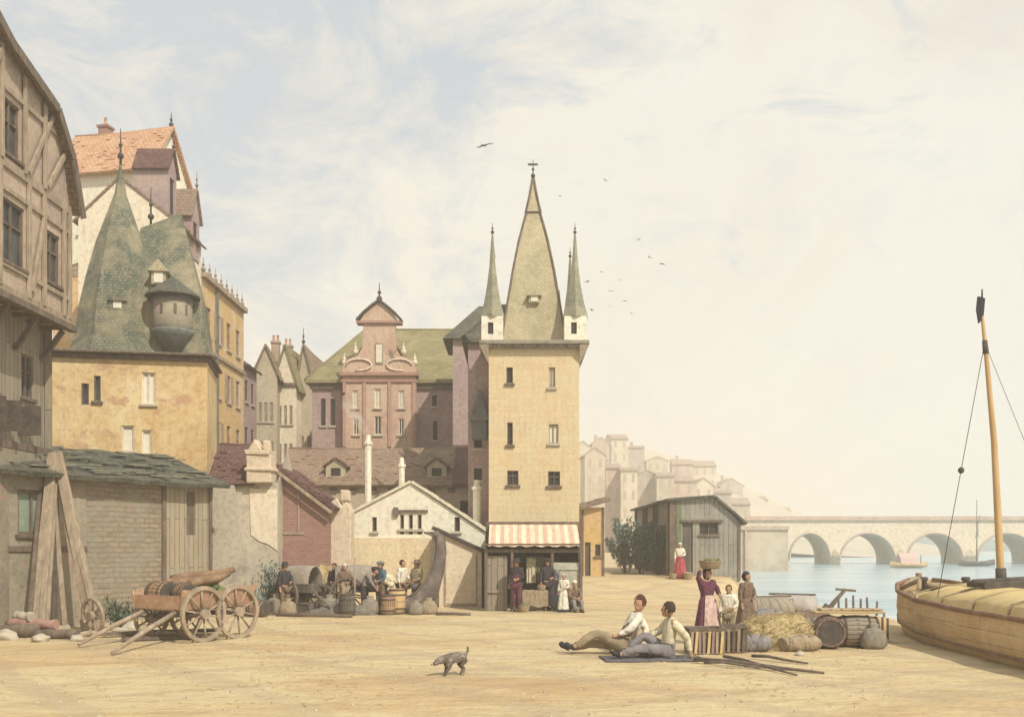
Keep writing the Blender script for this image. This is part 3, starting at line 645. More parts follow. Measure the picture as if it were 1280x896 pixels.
# ================================================================== 6 PINK PALACE WITH CURVED GABLE
D=56; x0=X(390,D); PB=empty('pink_palace',(x0,D,.0),0,'long mauve-pink hall with green roof and curved gabled bay','building')
w=X(606,D)-x0;d=8;h=Z(480,D)
L=lambda px:X(px,D)-x0
of=[(L(401),L(407),Z(532,D),Z(498,D)),(L(413),L(419),Z(532,D),Z(498,D)),(L(540),L(546),Z(508,D),Z(494,D)),(L(541),L(547),Z(550,D),Z(526,D)),(L(572),L(578),Z(550,D),Z(528,D)),(L(572),L(577),Z(508,D),Z(496,D))]
shell(PB,w,d,h,PL_MAUVE,{'front':of},gable='x',rh=.01)
for o_ in of: window(PB,Matrix.Identity(4),o_,'plain',TIMBER_D,DARK,fw=.04)
hip_roof(PB,w,d,h+.2,Z(412,60)-h-.2,T_OLIVE,2.4,w-.2,.35)
m=MB(); m.bx(-.3,w+.1,-.3,-.003,h-.02,h+.19); m.bx(-.1,w,-.16,-.004,h-.3,h-.06); m.build('cornice',TIMBER,PB,.02)
# bay
bx0,bx1=L(431),L(521); by=-.7; zc=Z(470,D-.7)
ob=[(L(443),L(450),Z(512,D),Z(490,D)),(L(470),L(478),Z(512,D),Z(488,D)),(L(500),L(507),Z(512,D),Z(490,D)),(L(444),L(451),Z(545,D),Z(525,D)),(L(470),L(479),Z(545,D),Z(522,D)),(L(500),L(507),Z(545,D),Z(525,D))]
m=MB(); m.M=Matrix.Translation((0,by,0)); sheet(m,bx0,bx1,-.2,zc,ob,.14); m.M=Matrix.Identity(4)
m.add([(bx0,by,-.2),(bx0,0,-.2),(bx0,0,zc),(bx0,by,zc)],[(0,3,2,1)]); m.add([(bx1,by,-.2),(bx1,0,-.2),(bx1,0,zc),(bx1,by,zc)],[(0,1,2,3)])
bay=m.build('bay',PL_ROSE,PB)
Sb=Matrix.Translation((0,by,0))
for o_ in ob[:]: window(bay,Sb,o_,'mull',PL_CREAM,GLASS if o_ in ob[3:] else PALEPANE,fw=.05)
xc=(bx0+bx1)/2; half=(bx1-bx0)/2
zg=[(half,zc+.2),(half,zc+.55),(half*.92,zc+.9),(half*.58,zc+1.15),(half*.46,zc+1.6),(half*.44,Z(408,D))]
poly=[(xc-a,b) for a,b in zg]+[(xc+a,b) for a,b in zg[::-1]]
m=MB(); m.prism(poly,lambda a,b,t:(a,t,b),by,by+.5)
zp=Z(408,D)
m.build('curved_gable',PL_ROSE,bay)
m=MB(); m.bx(bx0-.15,bx1+.15,by-.2,by+.6,zc+.003,zc+.2); m.bx(bx0-.08,bx1+.08,by-.1,by-.003,zc-.35,zc-.2)
m.bx(xc-half*.62,xc+half*.62,by-.15,by+.6,zp+.003,zp+.15)
m_=m; each(m,'moulding',plaster('red_moulding',(.36,.20,.17),(.42,.26,.21),None,1,.2),bay,.01); m=MB()
for u in (bx0+.1,L(458),L(489),bx1-.1): m.bx(u-.09,u+.09,by-.08,by-.004,Z(560,D),zc-.36)
each(m,'pilaster',plaster('red_pilaster',(.40,.24,.20),(.47,.30,.25),None,1,.2),bay,.01)
m=MB(); ped=[(xc-half*.52,zp+.153),(xc+half*.52,zp+.153),(xc+half*.4,zp+.55),(xc+half*.16,zp+.98),(xc,zp+1.2),(xc-half*.16,zp+.98),(xc-half*.4,zp+.55)]
m.prism(ped,lambda a,b,t:(a,t,b),by-.06,by+.5); m.build('pediment',PL_ROSE,bay)
m=MB()
rp=[(xc-half*.62,zp+.18),(xc-half*.42,zp+.62),(xc-half*.17,zp+1.05),(xc,zp+1.28),(xc+half*.17,zp+1.05),(xc+half*.42,zp+.62),(xc+half*.62,zp+.18)]
for a,b in zip(rp,rp[1:]): m.bar((a[0],by+.15,a[1]),(b[0],by+.15,b[1]),.75,.1)
finial(m,(xc,by+.1,zp+1.1),1.2,.07); m.ball((xc,by+.1,zp+1.25),.16)
m.build('pediment_capping',TIMBER_D,bay)
m=MB()
for a in (-1,1):
    for k,(f,z) in enumerate(((.97,zc+.6),(.66,zc+1.2))):
        finial(m,(xc+a*half*f,by+.2,z),.7,.07)
    m.tube([(xc+a*half*(.55+.35*math.cos(t)),by-.06,zc+.62+.32*math.sin(t)) for t in lin(0,5,10)],.05,6)
m.build('scroll_ornament',PL_CREAM,bay)
m=MB(); m.bx(xc-.22,xc+.22,by-.05,by-.003,Z(458,D),Z(432,D)); gw=m.build('window',TIMBER_L,bay); m=MB(); m.bx(xc-.16,xc+.16,by-.08,by-.053,Z(456,D),Z(434,D)); m.build('pane',PALEPANE,gw)
# cross roof behind the gable
m=MB(); zr=Z(412,57)
slab(m,(bx0,by+.5,zc+.2),(bx0,4,zc+.2),(xc,4,zr),(xc,by+.5,zr),.1,0,2); slab(m,(bx1,by+.5,zc+.2),(bx1,4,zc+.2),(xc,4,zr),(xc,by+.5,zr),.1,0,2); m.build('bay_roof',T_OLIVE,bay)
# ================================================================== 7 BROWN-ROOFED RANGE
D=48; x0=X(350,D); BR=empty('brown_roofed_range',(x0,D,.0),0,'long low range with brown tiled roof and small dormers below the palace','building')
w=X(600,D)-x0;d=5;h=Z(604,D)
shell(BR,w,d,h,PL_TAN,{'front':[(w*.9,w*.94,3.6,4.4)]},gable='x',rh=Z(562,50)-h)
gable_roof(BR,w,d,h,Z(562,50)-h,T_BROWN,'x',ov=.25,og=.1,sag=.06)
for px in (418,545): lucarne(BR,Matrix.Identity(4),X(px-12,D)-x0,h+.25,.95,.6,.35,1.6,PL_TAN,T_MAROON,DARK,0,y=.25)
m=MB(); u=X(566,D)-x0; slab(m,(u,-.27,h-.2),(w+.12,-.27,h-.2),(w+.12,2.45,Z(562,50)+.02),(u,2.45,Z(562,50)+.02),.16,.0,3); m.build('maroon_roof_patch',T_MAROON,BR)
m=MB()
for u in lin(.5,w-.6,9): m.bx(u,u+.35,-.1,-.004,h-.45,h-.22)
m.build('eave_blocks',TIMBER,BR)
# ================================================================== 8 MAROON-ROOFED OUTBUILDING
D=34.6; x0=X(264,D); OB=empty('pale_outbuilding',(x0,D,0),0,'pale outbuilding with dark maroon roof and rough chimney','outbuilding')
w=X(347,D)-x0; h=Z(603,D); d=3
m=MB()
for s in('front','right','back','left'):
    m.M=SIDES[s](w,d); sheet(m,0,w if s in('front','back') else d,-.3,h,[])
m.M=Matrix.Identity(4); m.add([(0,0,h),(0,d,h),(0,d/2,h+1.3)],[(0,2,1)]); m.add([(w,0,h),(w,d,h),(w,d/2,h+1.3)],[(0,1,2)])
m.prism([(-.05,-.2),(1.25,-.2),(1.2,2.2),(.85,h-.1),(.15,h-.1)],lambda a,b,t:(a,t,b),-.28,.0)
m.build('wall',plaster('plaster_ash',(.44,.40,.33),(.52,.47,.38),(.60,.53,.42),.7,.3,rough_patch=(.36,.31,.27)),OB)
gable_roof(OB,w*.62,d,h,1.35,T_MAROON,'x',ov=.15,og=.12,sag=.03)
m=MB(); cx=X(326,D)-x0
m.bx(cx-.42,cx+.42,-.35,.5,h-.05,h+.95,.03); m.bx(cx-.48,cx+.48,-.41,.56,h+.38,h+.5,.02); m.bx(cx-.46,cx+.40,-.4,.5,h+.953,h+1.1,.03)
m.prism([(cx-.38,h+1.1),(cx+.1,h+1.1),(cx-.14,h+1.5)],lambda a,b,t:(a,t,b),-.3,.4); m.bx(cx+.12,cx+.36,-.2,.1,h+1.103,h+1.45,.02)
m.build('chimney',STONE_P,OB,.03)
m=MB(); m.prism([(X(314,D)-x0,Z(668,D)),(X(324,D)-x0,Z(676,D)),(X(336,D)-x0,Z(680,D)),(w,Z(688,D)),(w,Z(612,D)),(X(312,D)-x0,Z(610,D))],lambda a,b,t:(a,t,b),-.035,-.005); m.build('lit_wall_patch',PL_CREAM,OB)  # lit part of the front wall, painted as a paler cream sheet
# ================================================================== 9 MAROON BRICK HUT
D=35.4; x0=X(349,D); MH=empty('brick_hut',(x0,D,0),0,'maroon brick hut with tiled roof sloping down to the right','hut')
w=X(410,D)-x0; hl=Z(588,D); hr=Z(634,D); d=3
m=MB(); m.prism([(0,-.3),(w,-.3),(w,hr),(0,hl)],lambda a,b,t:(a,t,b),0,d); m.build('wall',BR_RED,MH)
m=MB(); slab(m,(w+.25,-.3,hr-.12),(w+.25,d+.2,hr-.12),(-.12,d+.2,hl+.12),(-.12,-.3,hl+.12),.13,.03,6); m.build('roof',T_MAROON,MH)
m=MB(); m.bar((-.1,-.33,hl+.02),(w+.2,-.33,hr-.2),.12,.06,up=(0,1,0)); m.bx(.05,w*.5,-.03,-.003,Z(668,D),Z(664,D)); m.bx(w*.38,w*.42,-.035,-.003,Z(668,D),Z(610,D)); m.build('trim_boards',TIMBER_L,MH)
# ================================================================== 10 ROUGH PALE PIER
D=36; x0=X(411,D); m=MB(); w=X(439,D)-x0
m.prism([(0,-.3),(w,-.3),(w*.97,Z(690,D)),(w*1.0,Z(640,D)),(w*.8,Z(626,D)),(w*.55,Z(632,D)),(w*.35,Z(622,D)),(0.04,Z(628,D)),(.0,Z(690,D))],lambda a,b,t:(a,t,b),0,.8)
m.bx(w*.5,w*.9,.1,.5,Z(627,D),Z(612,D),.03)
GPi=m.build('gate_pier',STONE_P,None,.04); GPi.location=(x0,D,0); tag(GPi,'rough pale masonry pier between brick hut and white cottage','pier')
# ================================================================== 11 WHITE COTTAGE
D=38; x0=X(441,D); WC=empty('white_cottage',(x0,D,0),0,'low white gabled cottage with a row of small windows','cottage')
w=X(609,D)-x0; L=lambda px:X(px,D)-x0; d=6
zl,zr_,zp=Z(641,D),Z(667,D),Z(604,D); xp=L(514)
ow=[(L(465),L(471),Z(664,D),Z(646,D))]+[(L(p),L(p+5),Z(661,D),Z(643,D)) for p in (500,511,522)]+[(L(568),L(575),Z(664,D),Z(646,D))]
m=MB(); sheet(m,0,w,-.3,zr_-.02,[ (a,b,c,min(e,zr_-.02)) for a,b,c,e in ow if c<zr_-.05],.12)
m2=[0,xp,w]; zb=zr_-.02
gtopc=lambda u: zl+(zp-zl)*u/xp if u<=xp else zp+(zr_-zp)*(u-xp)/(w-xp)
us=sorted(set([0,xp,w]+[a for o in ow for a in o[:2]]))
for a,b in zip(us,us[1:]):
    oo=[o for o in ow if o[0]<(a+b)/2<o[1] and o[3]>zb]
    z_=oo[0][3] if oo else zb
    m.add([(a,0,z_),(b,0,z_),(b,0,gtopc(b)),(a,0,gtopc(a))],[(0,1,2,3)])
    if oo:
        o=oo[0]; c=max(o[2],zb); m.add([(o[0],0,c),(o[0],.12,c),(o[0],.12,z_),(o[0],0,z_)],[(0,1,2,3)]); m.add([(o[1],0,c),(o[1],.12,c),(o[1],.12,z_),(o[1],0,z_)],[(0,3,2,1)]); m.add([(o[0],0,z_),(o[1],0,z_),(o[1],.12,z_),(o[0],.12,z_)],[(0,1,2,3)])
m.add([(0,0,-.3),(0,d,-.3),(0,d,zl),(0,0,zl)],[(0,3,2,1)]); m.add([(w,0,-.3),(w,d,-.3),(w,d,zr_),(w,0,zr_)],[(0,1,2,3)])
m.add([(0,d,-.3),(w,d,-.3),(w,d,zr_),(xp,d,zp),(0,d,zl)],[(0,4,3,2,1)])
m.build('wall',PL_WHITE,WC)
for o_ in ow: window(WC,Matrix.Identity(4),o_,'plain',TIMBER_L,DARK,fw=.03,sill=True,rev=.1)
m=MB(); slab(m,(-.12,-.1,zl-.08),(-.12,d+.1,zl-.08),(xp,d+.1,zp+.01),(xp,-.1,zp+.01),.1,.02,6); slab(m,(w+.12,-.1,zr_-.04),(w+.12,d+.1,zr_-.04),(xp,d+.1,zp+.01),(xp,-.1,zp+.01),.1,.03,6); m.build('roof',plaster('limewashed_roof',(.62,.55,.42),(.72,.66,.52),(.55,.52,.4),1.2,.2),WC)
m=MB(); m.bx(L(494),L(535),-.09,-.004,Z(640,D),Z(637,D)); m.bx(L(492),L(498),-.12,-.005,Z(645,D),Z(634,D)); m.build('window_hood',TIMBER,WC)
m=MB(); m.bx(.02,L(538),-.09,-.004,-.2,Z(672,D)); m.build('yellow_dado',plaster('dado_cream',(.68,.54,.34),(.74,.63,.43),(.70,.62,.46),.9,.25),WC)
for px,y0,y1,Dc,ww,lab in ((460,632,556,40.5,.22,'tall thin white chimney stack rising above the cottage roof'),(502,618,584,40.5,.2,'short thin white chimney stack near the cottage ridge'),(596,655,612,41,.26,'stout white chimney stack beside the tower')):
    m=MB(); x=X(px,Dc)-x0; yy=Dc-D; m.lathe([(ww*.62,Z(y0,Dc)-1.2),(ww*.62,Z(y1,Dc)),(ww*.85,Z(y1,Dc)+.02),(ww*.85,Z(y1,Dc)+.12),(ww*.5,Z(y1,Dc)+.14),(ww*.45,Z(y1,Dc)+.4)],(x,yy,0),8,False)
    c_=m.build('chimney',PL_WHITE,WC); c_['label']=lab
# ================================================================== 12 BOOTH with leaning roof
D=36.3; x0=X(549,D); BO=empty('plank_booth',(x0,D,0),0,'pale plank booth with thin dark roof in front of the cottage','booth')
w=X(602,D)-x0; d=1.6; z1=Z(664,D); z2=Z(690,D)
m=MB(); m.prism([(0,-.2),(w,-.2),(w,z2),(0,z1)],lambda a,b,t:(a,t,b),0,d); m.build('wall',plaster('booth_boards',(.66,.55,.41),(.72,.62,.47),(.74,.66,.52),1,.2,tint=(.5,.4,.3)),BO)
m=MB(); m.bar((-.25,-.1,z1+.14),(w+.15,-.1,z2+.02),.14,.05,up=(0,1,0)); slab(m,(w+.15,-.15,z2-.04),(w+.15,d+.1,z2-.04),(-.2,d+.1,z1+.1),(-.2,-.15,z1+.1),.06,0,2); m.build('roof',TIMBER_D,BO)
m=MB(); m.bx(w*.12,w*.16,-.04,-.003,.1,z1-.5); m.bx(w*.86,w*.9,-.04,-.003,.1,z2-.1); m.bx(w*.12,w*.9,-.035,-.005,.05,.15); m.build('door_frame',TIMBER_L,BO)
# ================================================================== 13 GATE TOWER
D=40.; xL=X(611,D); TW=empty('gate_tower',(xL,D,0),0,'tall yellow square tower with steep central spire and corner turrets','tower')
w=X(724,D)-xL; d=w; h=Z(432,D); L=lambda px:X(px,D)-xL
ot=[(L(633),L(641),Z(479,D),Z(459,D)),(L(686),L(694),Z(484,D),Z(459,D)),(L(634),L(641),Z(556,D),Z(528,D)),(L(686),L(698),Z(554,D),Z(530,D)),(L(634),L(648),Z(606,D),Z(588,D)),(L(685),L(700),Z(607,D),Z(589,D))]
shell(TW,w,d,h,PL_TOWER,{'front':ot,'right':[(1.4,1.8,5,5.8),(1.4,1.8,8,8.8)],'left':[(1.4,1.8,8,8.8)]},rev=.22)
for i,o_ in enumerate(ot): window(TW,Matrix.Identity(4),o_,('plain','mull','plain','mull','cross','cross')[i],(TIMBER,TIMBER_L,TIMBER,TIMBER_L,TIMBER,TIMBER)[i],(DARK,PALEPANE,DARK,PALEPANE,GLASS,DARK)[i],fw=.04,rev=.22)
for S,o_ in ((SIDES['right'](w,d),(1.4,1.8,5,5.8)),(SIDES['right'](w,d),(1.4,1.8,8,8.8)),(SIDES['left'](w,d),(1.4,1.8,8,8.8))): window(TW,S,o_,'plain',TIMBER,DARK,fw=.04)
m=MB(); ov=.38
m.bx(-ov,w+ov,-ov,d+ov,h+.003,h+.16); m.bx(-ov*.6,w+ov*.6,-ov*.6,d+ov*.6,h-.14,h-.0)
for a in (-1,1):
    pass
for u in lin(.0,w-.12,10): m.bx(u,u+.12,-.3,-.235,h-.1,h-.003)
m.build('cornice',rough('cornice_wood',(.16,.14,.11),(.26,.23,.18),(.34,.30,.22),4),TW,.015)
m=MB()
for x,y in ((0,0),(w,0),(w,d),(0,d)):
    sx=-1 if x==0 else 1; sy=-1 if y==0 else 1
    m.add([(x,y,h-.15),(x+sx*ov,y,h-.02),(x,y+sy*ov,h-.02),(x+sx*ov,y+sy*ov,h-.02),(x,y,h-.75)],[(0,1,3,2),(4,1,3),(4,3,2),(4,0,1),(4,2,0)])
each(m,'corbel',PL_TAN,TW)
zb=h+.16; cx=w/2; cy=d/2; hw=(X(703,41.85)-X(628,41.85))/2*1.05
m=MB(); q=math.sqrt(2); zt=Z(224,41.85)
Zs=lambda y:Z(y,41.85)
pr=[(hw,zb),(hw*.92,Zs(415)),(hw*.80,Zs(385)),(hw*.64,Zs(345)),(hw*.46,Zs(308)),(hw*.30,Zs(282)),(hw*.22,Zs(270)),(hw*.23,Zs(268)),(hw*.12,Zs(248)),(.03,zt)]
m.lathe([(a*q,b) for a,b in pr],(cx,cy,0),4,False,R(45))
sp=m.build('spire',T_SPIRE,TW)
m=MB()
for k in range(4):
    a=R(45+90*k); m.tube([(cx+r_*q*math.cos(a),cy+r_*q*math.sin(a),z_) for r_,z_ in pr],.055,6)
m.lathe([(hw*.2*q,Z(270,41.85)),(hw*.27*q,Z(268.5,41.85)),(hw*.2*q,Z(267,41.85))],(cx,cy,0),4,False,R(45)); m.build('spire_ridges',TIMBER,sp)
m=MB(); finial(m,(cx,cy,zt-.1),.9,.04); m.bar((cx-.22,cy,zt+.6),(cx+.2,cy,zt+.6),.03,.08); m.build('weathervane',IRON,sp)
spike_dormer(sp,cx+.02,.55,Z(374,D),.42,.55,T_SPIRE)
m=MB(); m.prism([(-.35,zb),(.2,zb),(.0,zb+1.6),(-.1,zb+2.5)],lambda a,b,t:(cx+hw*.9+a,cy-.3+t,b),0,.5); m.build('side_gablet',T_GREEN,sp)
def turret(px0,px1,yy,yb,lab):
    a,b=L(px0),L(px1); s_=b-a; c=((a+b)/2,yy,0); ze=Z(397,D)
    m=MB(); m.M=Matrix.Translation((a,yy-s_/2,0)); sheet(m,0,s_,zb,ze,[(s_*.3,s_*.55,zb+.25,ze-.25)],.08)
    for S in ('right','back','left'): m.M=Matrix.Translation((a,yy-s_/2,0))@SIDES[S](s_,s_); sheet(m,0,s_,zb,ze,[])
    t_=m.build('corner_turret',PL_WHITE,TW); t_['label']=lab
    q_=MB(); q_.bx(a+s_*.3,a+s_*.55,yy-s_/2+.08,yy-s_/2+.1,zb+.25,ze-.25); q_.build('slit',DARK,t_)
    m=MB(); zz=Z(285,D); k=s_/2*q*.9
    m.lathe([(k,ze-.02),(k*.98,ze+.08),(k*.72,ze+.55),(k*.45,ze+1.3),(k*.26,ze+2.1),(k*.12,zz-.5),(.02,zz)],(c[0],c[1],0),6,False,R(30)); sr=m.build('turret_spire',T_SLIM,t_)
    m=MB(); finial(m,(c[0],c[1],zz-.25),.5,.03); m.build('finial',IRON,sr)
    return t_
s_=L(629)-L(602)
turret(602,629,.15,0,'white left front corner turret'); turret(705,733,.15,0,'white right front corner turret')
t_=turret(602,629,d-.15,0,'left rear corner turret'); t_=turret(705,733,d-.15,0,'right rear corner turret')
# lean wing left of the tower
D=42.2; xa=X(585,D); PW=empty('purple_wing',(xa,D,0),0,'narrow shaded purple-grey wing at the left of the tower','building')
w2=X(640,D)-xa; h2=Z(428,D)
op=[(.25,.6,Z(560,D),Z(545,D)),(.25,.6,Z(600,D),Z(585,D))]
shell(PW,w2,5,h2,PL_MAUVE,{'front':op})
for o_ in op: window(PW,Matrix.Identity(4),o_,'plain',TIMBER_D,DARK,fw=.04)
hip_roof(PW,w2,5,h2+.15,2.0,T_DARK,1.3,1.7,.25)
m=MB(); D1=D
m.bx(.2,.8,-.5,-.003,Z(550,D),Z(527,D)); m.prism([(.1,Z(527,D)),(.9,Z(527,D)),(.62,Z(500,D)),(.5,Z(488,D))],lambda a,b,t:(a,t,b),-.6,-.005); m.build('oriel',LEAD,PW)
D=50.5; xa=X(566,D); BW=empty('green_roofed_wing',(xa,D,0),0,'wing with dark green roof rising behind the tower','building')
w3=4.6; h3=Z(424,D); shell(BW,w3,4,h3,PL_MAUVE,{},gable='x',rh=.01)
m=MB(); e=h3-.0; m.add([(-.5,-.3,e),(w3+.3,-.3,e),(w3+.3,4.3,e),(-.5,4.3,e),(1.25,2,Z(380,52)),(w3-.6,2,Z(380,52))],[(0,1,5,4),(1,2,5),(2,3,4,5),(3,0,4),(0,3,2,1)]); m.build('roof',T_DARK,BW)
# ================================================================== 14 MARKET STALL under the tower
D=34.4; x0=X(606,D); ST=empty('market_stall',(x0,D,0),0,'open market stall with faded red striped awning at the tower foot','stall')
w=X(728,D)-x0; L=lambda px:X(px,D)-x0; d=4.4; hz=Z(684,D)
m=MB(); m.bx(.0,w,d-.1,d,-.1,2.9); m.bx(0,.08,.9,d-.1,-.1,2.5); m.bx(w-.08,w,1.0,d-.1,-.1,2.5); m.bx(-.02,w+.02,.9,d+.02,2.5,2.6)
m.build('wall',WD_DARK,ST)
m=MB()
for u in (.04,L(640),L(690),w-.05): m.bx(u-.05,u+.05,-.03,.07,-.1,hz-.05,.01)
m.bx(0,w,-.03,.06,hz-.18,hz-.06)
m.build('posts',TIMBER,ST,.01)
m=MB(); k=24; za,zb_=Z(679,D),Z(656,D+1.2)
vs=[];
for j,(y,z) in enumerate(((-.22,za-.1),(-.2,za),(.5,(za+zb_)/2+.03),(1.2,zb_))):
    for i in range(k+1):
        vs.append((w*.04+(w*.93)*i/k, y, z+(.03*math.sin(i*1.7) if j<3 else 0)))
n=len(vs); vs=vs+[(a,b,c+.02) for a,b,c in vs]
fs=[]
for j in range(3):
    for i in range(k):
        q=j*(k+1)+i; fs += [(q,q+1,q+k+2,q+k+1),(n+q,n+q+k+1,n+q+k+2,n+q+1)]
for i in range(k): fs += [(i,n+i,n+i+1,i+1),(3*(k+1)+i,3*(k+1)+i+1,n+3*(k+1)+i+1,n+3*(k+1)+i)]
m.add(vs,fs); m.build('awning',AWNING,ST)
m=MB(); m.bx(0,w,1.2,1.3,2.5,zb_+.12); m.bar((0,-.2,za-.03),(w,-.2,za-.03),.05,.05); m.build('awning_rail',TIMBER,ST)
m=MB(); m.bx(L(690),w-.06,.1,.16,.05,Z(703,D),.01); m.bx(L(690),w-.06,.06,.098,Z(712,D),Z(708,D)); m.build('pale_board',plaster('pale_board',(.40,.40,.34),(.50,.49,.41),None,1.2,.3),ST)
m=MB(); m.bx(L(606),L(634),.12,.2,.0,1.9); m.bx(L(606),L(634),.06,.118,.62,.72); m.build('side_panel',WD_GREY,ST)
m=MB(); m.bar((L(648),.35,1.85),(L(700),.35,1.8),.03); m.build('rail',TIMBER,ST)
for px,wd_,mt,lb in ((664,.32,CL_CREAM,'cream cloth hanging inside the dark stall'),(675,.3,CL_GREEN,'dark green cloth hanging inside the stall')):
    m=MB(); xx=X(px,D+.4); n_=8
    vs=[(xx+wd_*(i/n_-.5),D+.4+.03*math.sin(i*2.1),z) for z in (1.86,1.4,.95) for i in range(n_+1)]
    k0=len(vs); vs+= [(a,b+.02,c) for a,b,c in vs]; fs=[]
    for j in range(2):
        for i in range(n_):
            q=j*(n_+1)+i; fs+=[(q,q+1,q+n_+2,q+n_+1),(k0+q,k0+q+n_+1,k0+q+n_+2,k0+q+1)]
    m.add(vs,fs); tag(m.build('hanging_cloth',mt),lb,'cloth')
TB=empty('trestle_table',(X(669,34.1),34.15,0),0,'low trestle table with pale cloth between the two dark-coated figures','table')
m=MB(); m.bx(-.42,.42,-.25,.25,.68,.73); m.build('tabletop',WD_TAN,TB)
m=MB(); m.bx(-.44,.44,-.275,-.255,.2,.72,.01); m.build('cloth',CL_TAN,TB)
for a in (-.36,.36):
    for b in (-.2,.2): m=MB(); m.bar((a,b,0),(a*.9,b,.68),.05); m.build('leg',TIMBER,TB)
def basket(x,y,z,r,h,label,fill=None,name='basket',grp=None):
    B=empty(name,(x,y,z),random.random()*3,label,'basket',grp)
    m=MB(); m.lathe([(r*.7,0),(r*.75,.01),(r*.9,h*.5),(r,h),(r*1.04,h+.02),(r*.96,h+.02),(r*.86,h*.5),(r*.66,.03)],(0,0,0),16,True,0,.02); m.build('basket_body',ROPE,B)
    if fill:
        m=MB()
        for i in range(22): a=random.uniform(0,6.28); q=r*.75*math.sqrt(random.random()); m.ball((q*math.cos(a),q*math.sin(a),h*.9+random.uniform(0,.06)),r*.16,6,5)
        m.build('produce',fill,B)
    return B
GREENV=rough('greens',(.10,.14,.05),(.17,.20,.08),(.28,.28,.13),8); REDV=rough('red_produce',(.40,.09,.05),(.48,.18,.09),(.5,.3,.15),8)
basket(X(655,33.9),33.75,0,.2,.22,'round basket of greens on the ground before the trestle table',GREENV)
basket(X(722,33.6),33.4,0,.2,.16,'flat basket of pale goods at the feet of the stall sellers',CL_CREAM)
basket(X(677,34.1),34.1,.73,.16,.14,'small basket of red produce on the trestle table',REDV)

# ================================================================== 15 SMALL SHACK + DARK GABLED SHED on the raised bank
D=50.5; x0=X(727,D); K=empty('ochre_shack',(x0,D,.7),0,'small narrow ochre shack with tilted brown roof just right of the tower','shack')
w=X(755,D)-x0; z1=Z(634,D)-.7
shell(K,w,2.2,z1,PL_OCHRE,{'front':[(w*.15,w*.4,.0,1.7),(w*.6,w*.85,1.0,1.6)]})
m=MB(); m.bx(w*.15,w*.4,.12,.14,0,1.7); m.build('door',WD_DARK,K); window(K,Matrix.Identity(4),(w*.6,w*.85,1.0,1.6),'plain',TIMBER,DARK,fw=.04)
m=MB(); slab(m,(-.1,-.35,z1-.15),(w+.35,-.35,z1+.3),(w+.35,2.4,z1+.5),(-.1,2.4,z1+.1),.16,.02,3); m.build('roof',T_BROWN,K)
m=MB(); m.bx(w-.1,w+.02,-.05,-.003,-.1,z1); m.bx(0,.1,-.05,-.003,-.1,z1); each(m,'corner_post',TIMBER,K)
D=50.; x0=X(839,D); QS=empty('boarded_shed',(x0,D,.7),0,'large grey boarded shed with low gable and long dark left side','shed')
w=X(925,D)-x0; L=lambda px:X(px,D)-x0; d=15; zl=Z(624,D)-.7; zp=Z(622,D)-.7; zr_=Z(652,D)-.7; xp=L(892)
m=MB(); ops_=[(L(853),L(866),-.1,Z(650,D)-.7),(L(874),L(898),Z(668,D)-.7,Z(652,D)-.7)]
ops_[1]=(ops_[1][0],ops_[1][1],ops_[1][2],min(ops_[1][3],zr_-.03)); ops_[0]=(ops_[0][0],ops_[0][1],ops_[0][2],min(ops_[0][3],zr_-.03))
sheet(m,0,w,-.3,zr_,ops_,.15)
m.add([(0,0,zr_),(w,0,zr_),(xp,0,zp),(0,0,zl)],[(0,1,2,3)]); m.add([(0,d,-.3),(w,d,-.3),(w,d,zr_),(xp,d,zp),(0,d,zl)],[(0,4,3,2,1)])
m.M=SIDES['right'](w,d); sheet(m,0,d,-.3,zr_,[])
m.M=SIDES['left'](w,d); lo=[(1.2,4.2,.0,2.6),(6,8.4,.0,2.7),(10.5,13.2,.0,2.6)]; sheet(m,0,d,-.3,zl,lo,.5)
m.M=Matrix.Identity(4); m.build('wall',WD_BLUE,QS)
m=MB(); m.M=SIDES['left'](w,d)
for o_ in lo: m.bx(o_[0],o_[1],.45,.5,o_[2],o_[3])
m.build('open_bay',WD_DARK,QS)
m=MB(); m.bx(ops_[0][0],ops_[0][1],.1,.13,-.1,ops_[0][3]); m.build('door',WD_DARK,QS)
window(QS,Matrix.Identity(4),ops_[1],'mull',TIMBER,DARK,fw=.05)
m=MB(); slab(m,(-.25,d+.2,zl-.1),(-.25,-.25,zl-.1),(xp,-.25,zp),(xp,d+.2,zp),.12,.05,6); slab(m,(w+.25,-.25,zr_-.15),(w+.25,d+.2,zr_-.15),(xp,d+.2,zp),(xp,-.25,zp),.12,.05,6); m.build('roof',T_DARK,QS)
m=MB(); m.bx(-.09,.22,-.08,-.003,-.2,zl); m.bx(w-.12,w+.03,-.06,-.003,-.2,zr_); m.bx(L(850),L(903),-.12,-.003,zr_-.02,zr_+.1)
for y in (0.3,4.6,5.6,8.8,10,13.6): m.bx(-.12,-.003,y,y+.25,-.2,zl-.1)
each(m,'post',TIMBER,QS,.01)
m=MB(); m.bx(.25,.5,-.05,-.003,-.2,zl-.05); m.build('moss_board',rough('moss_board',(.10,.12,.07),(.16,.18,.11),None,5),QS)

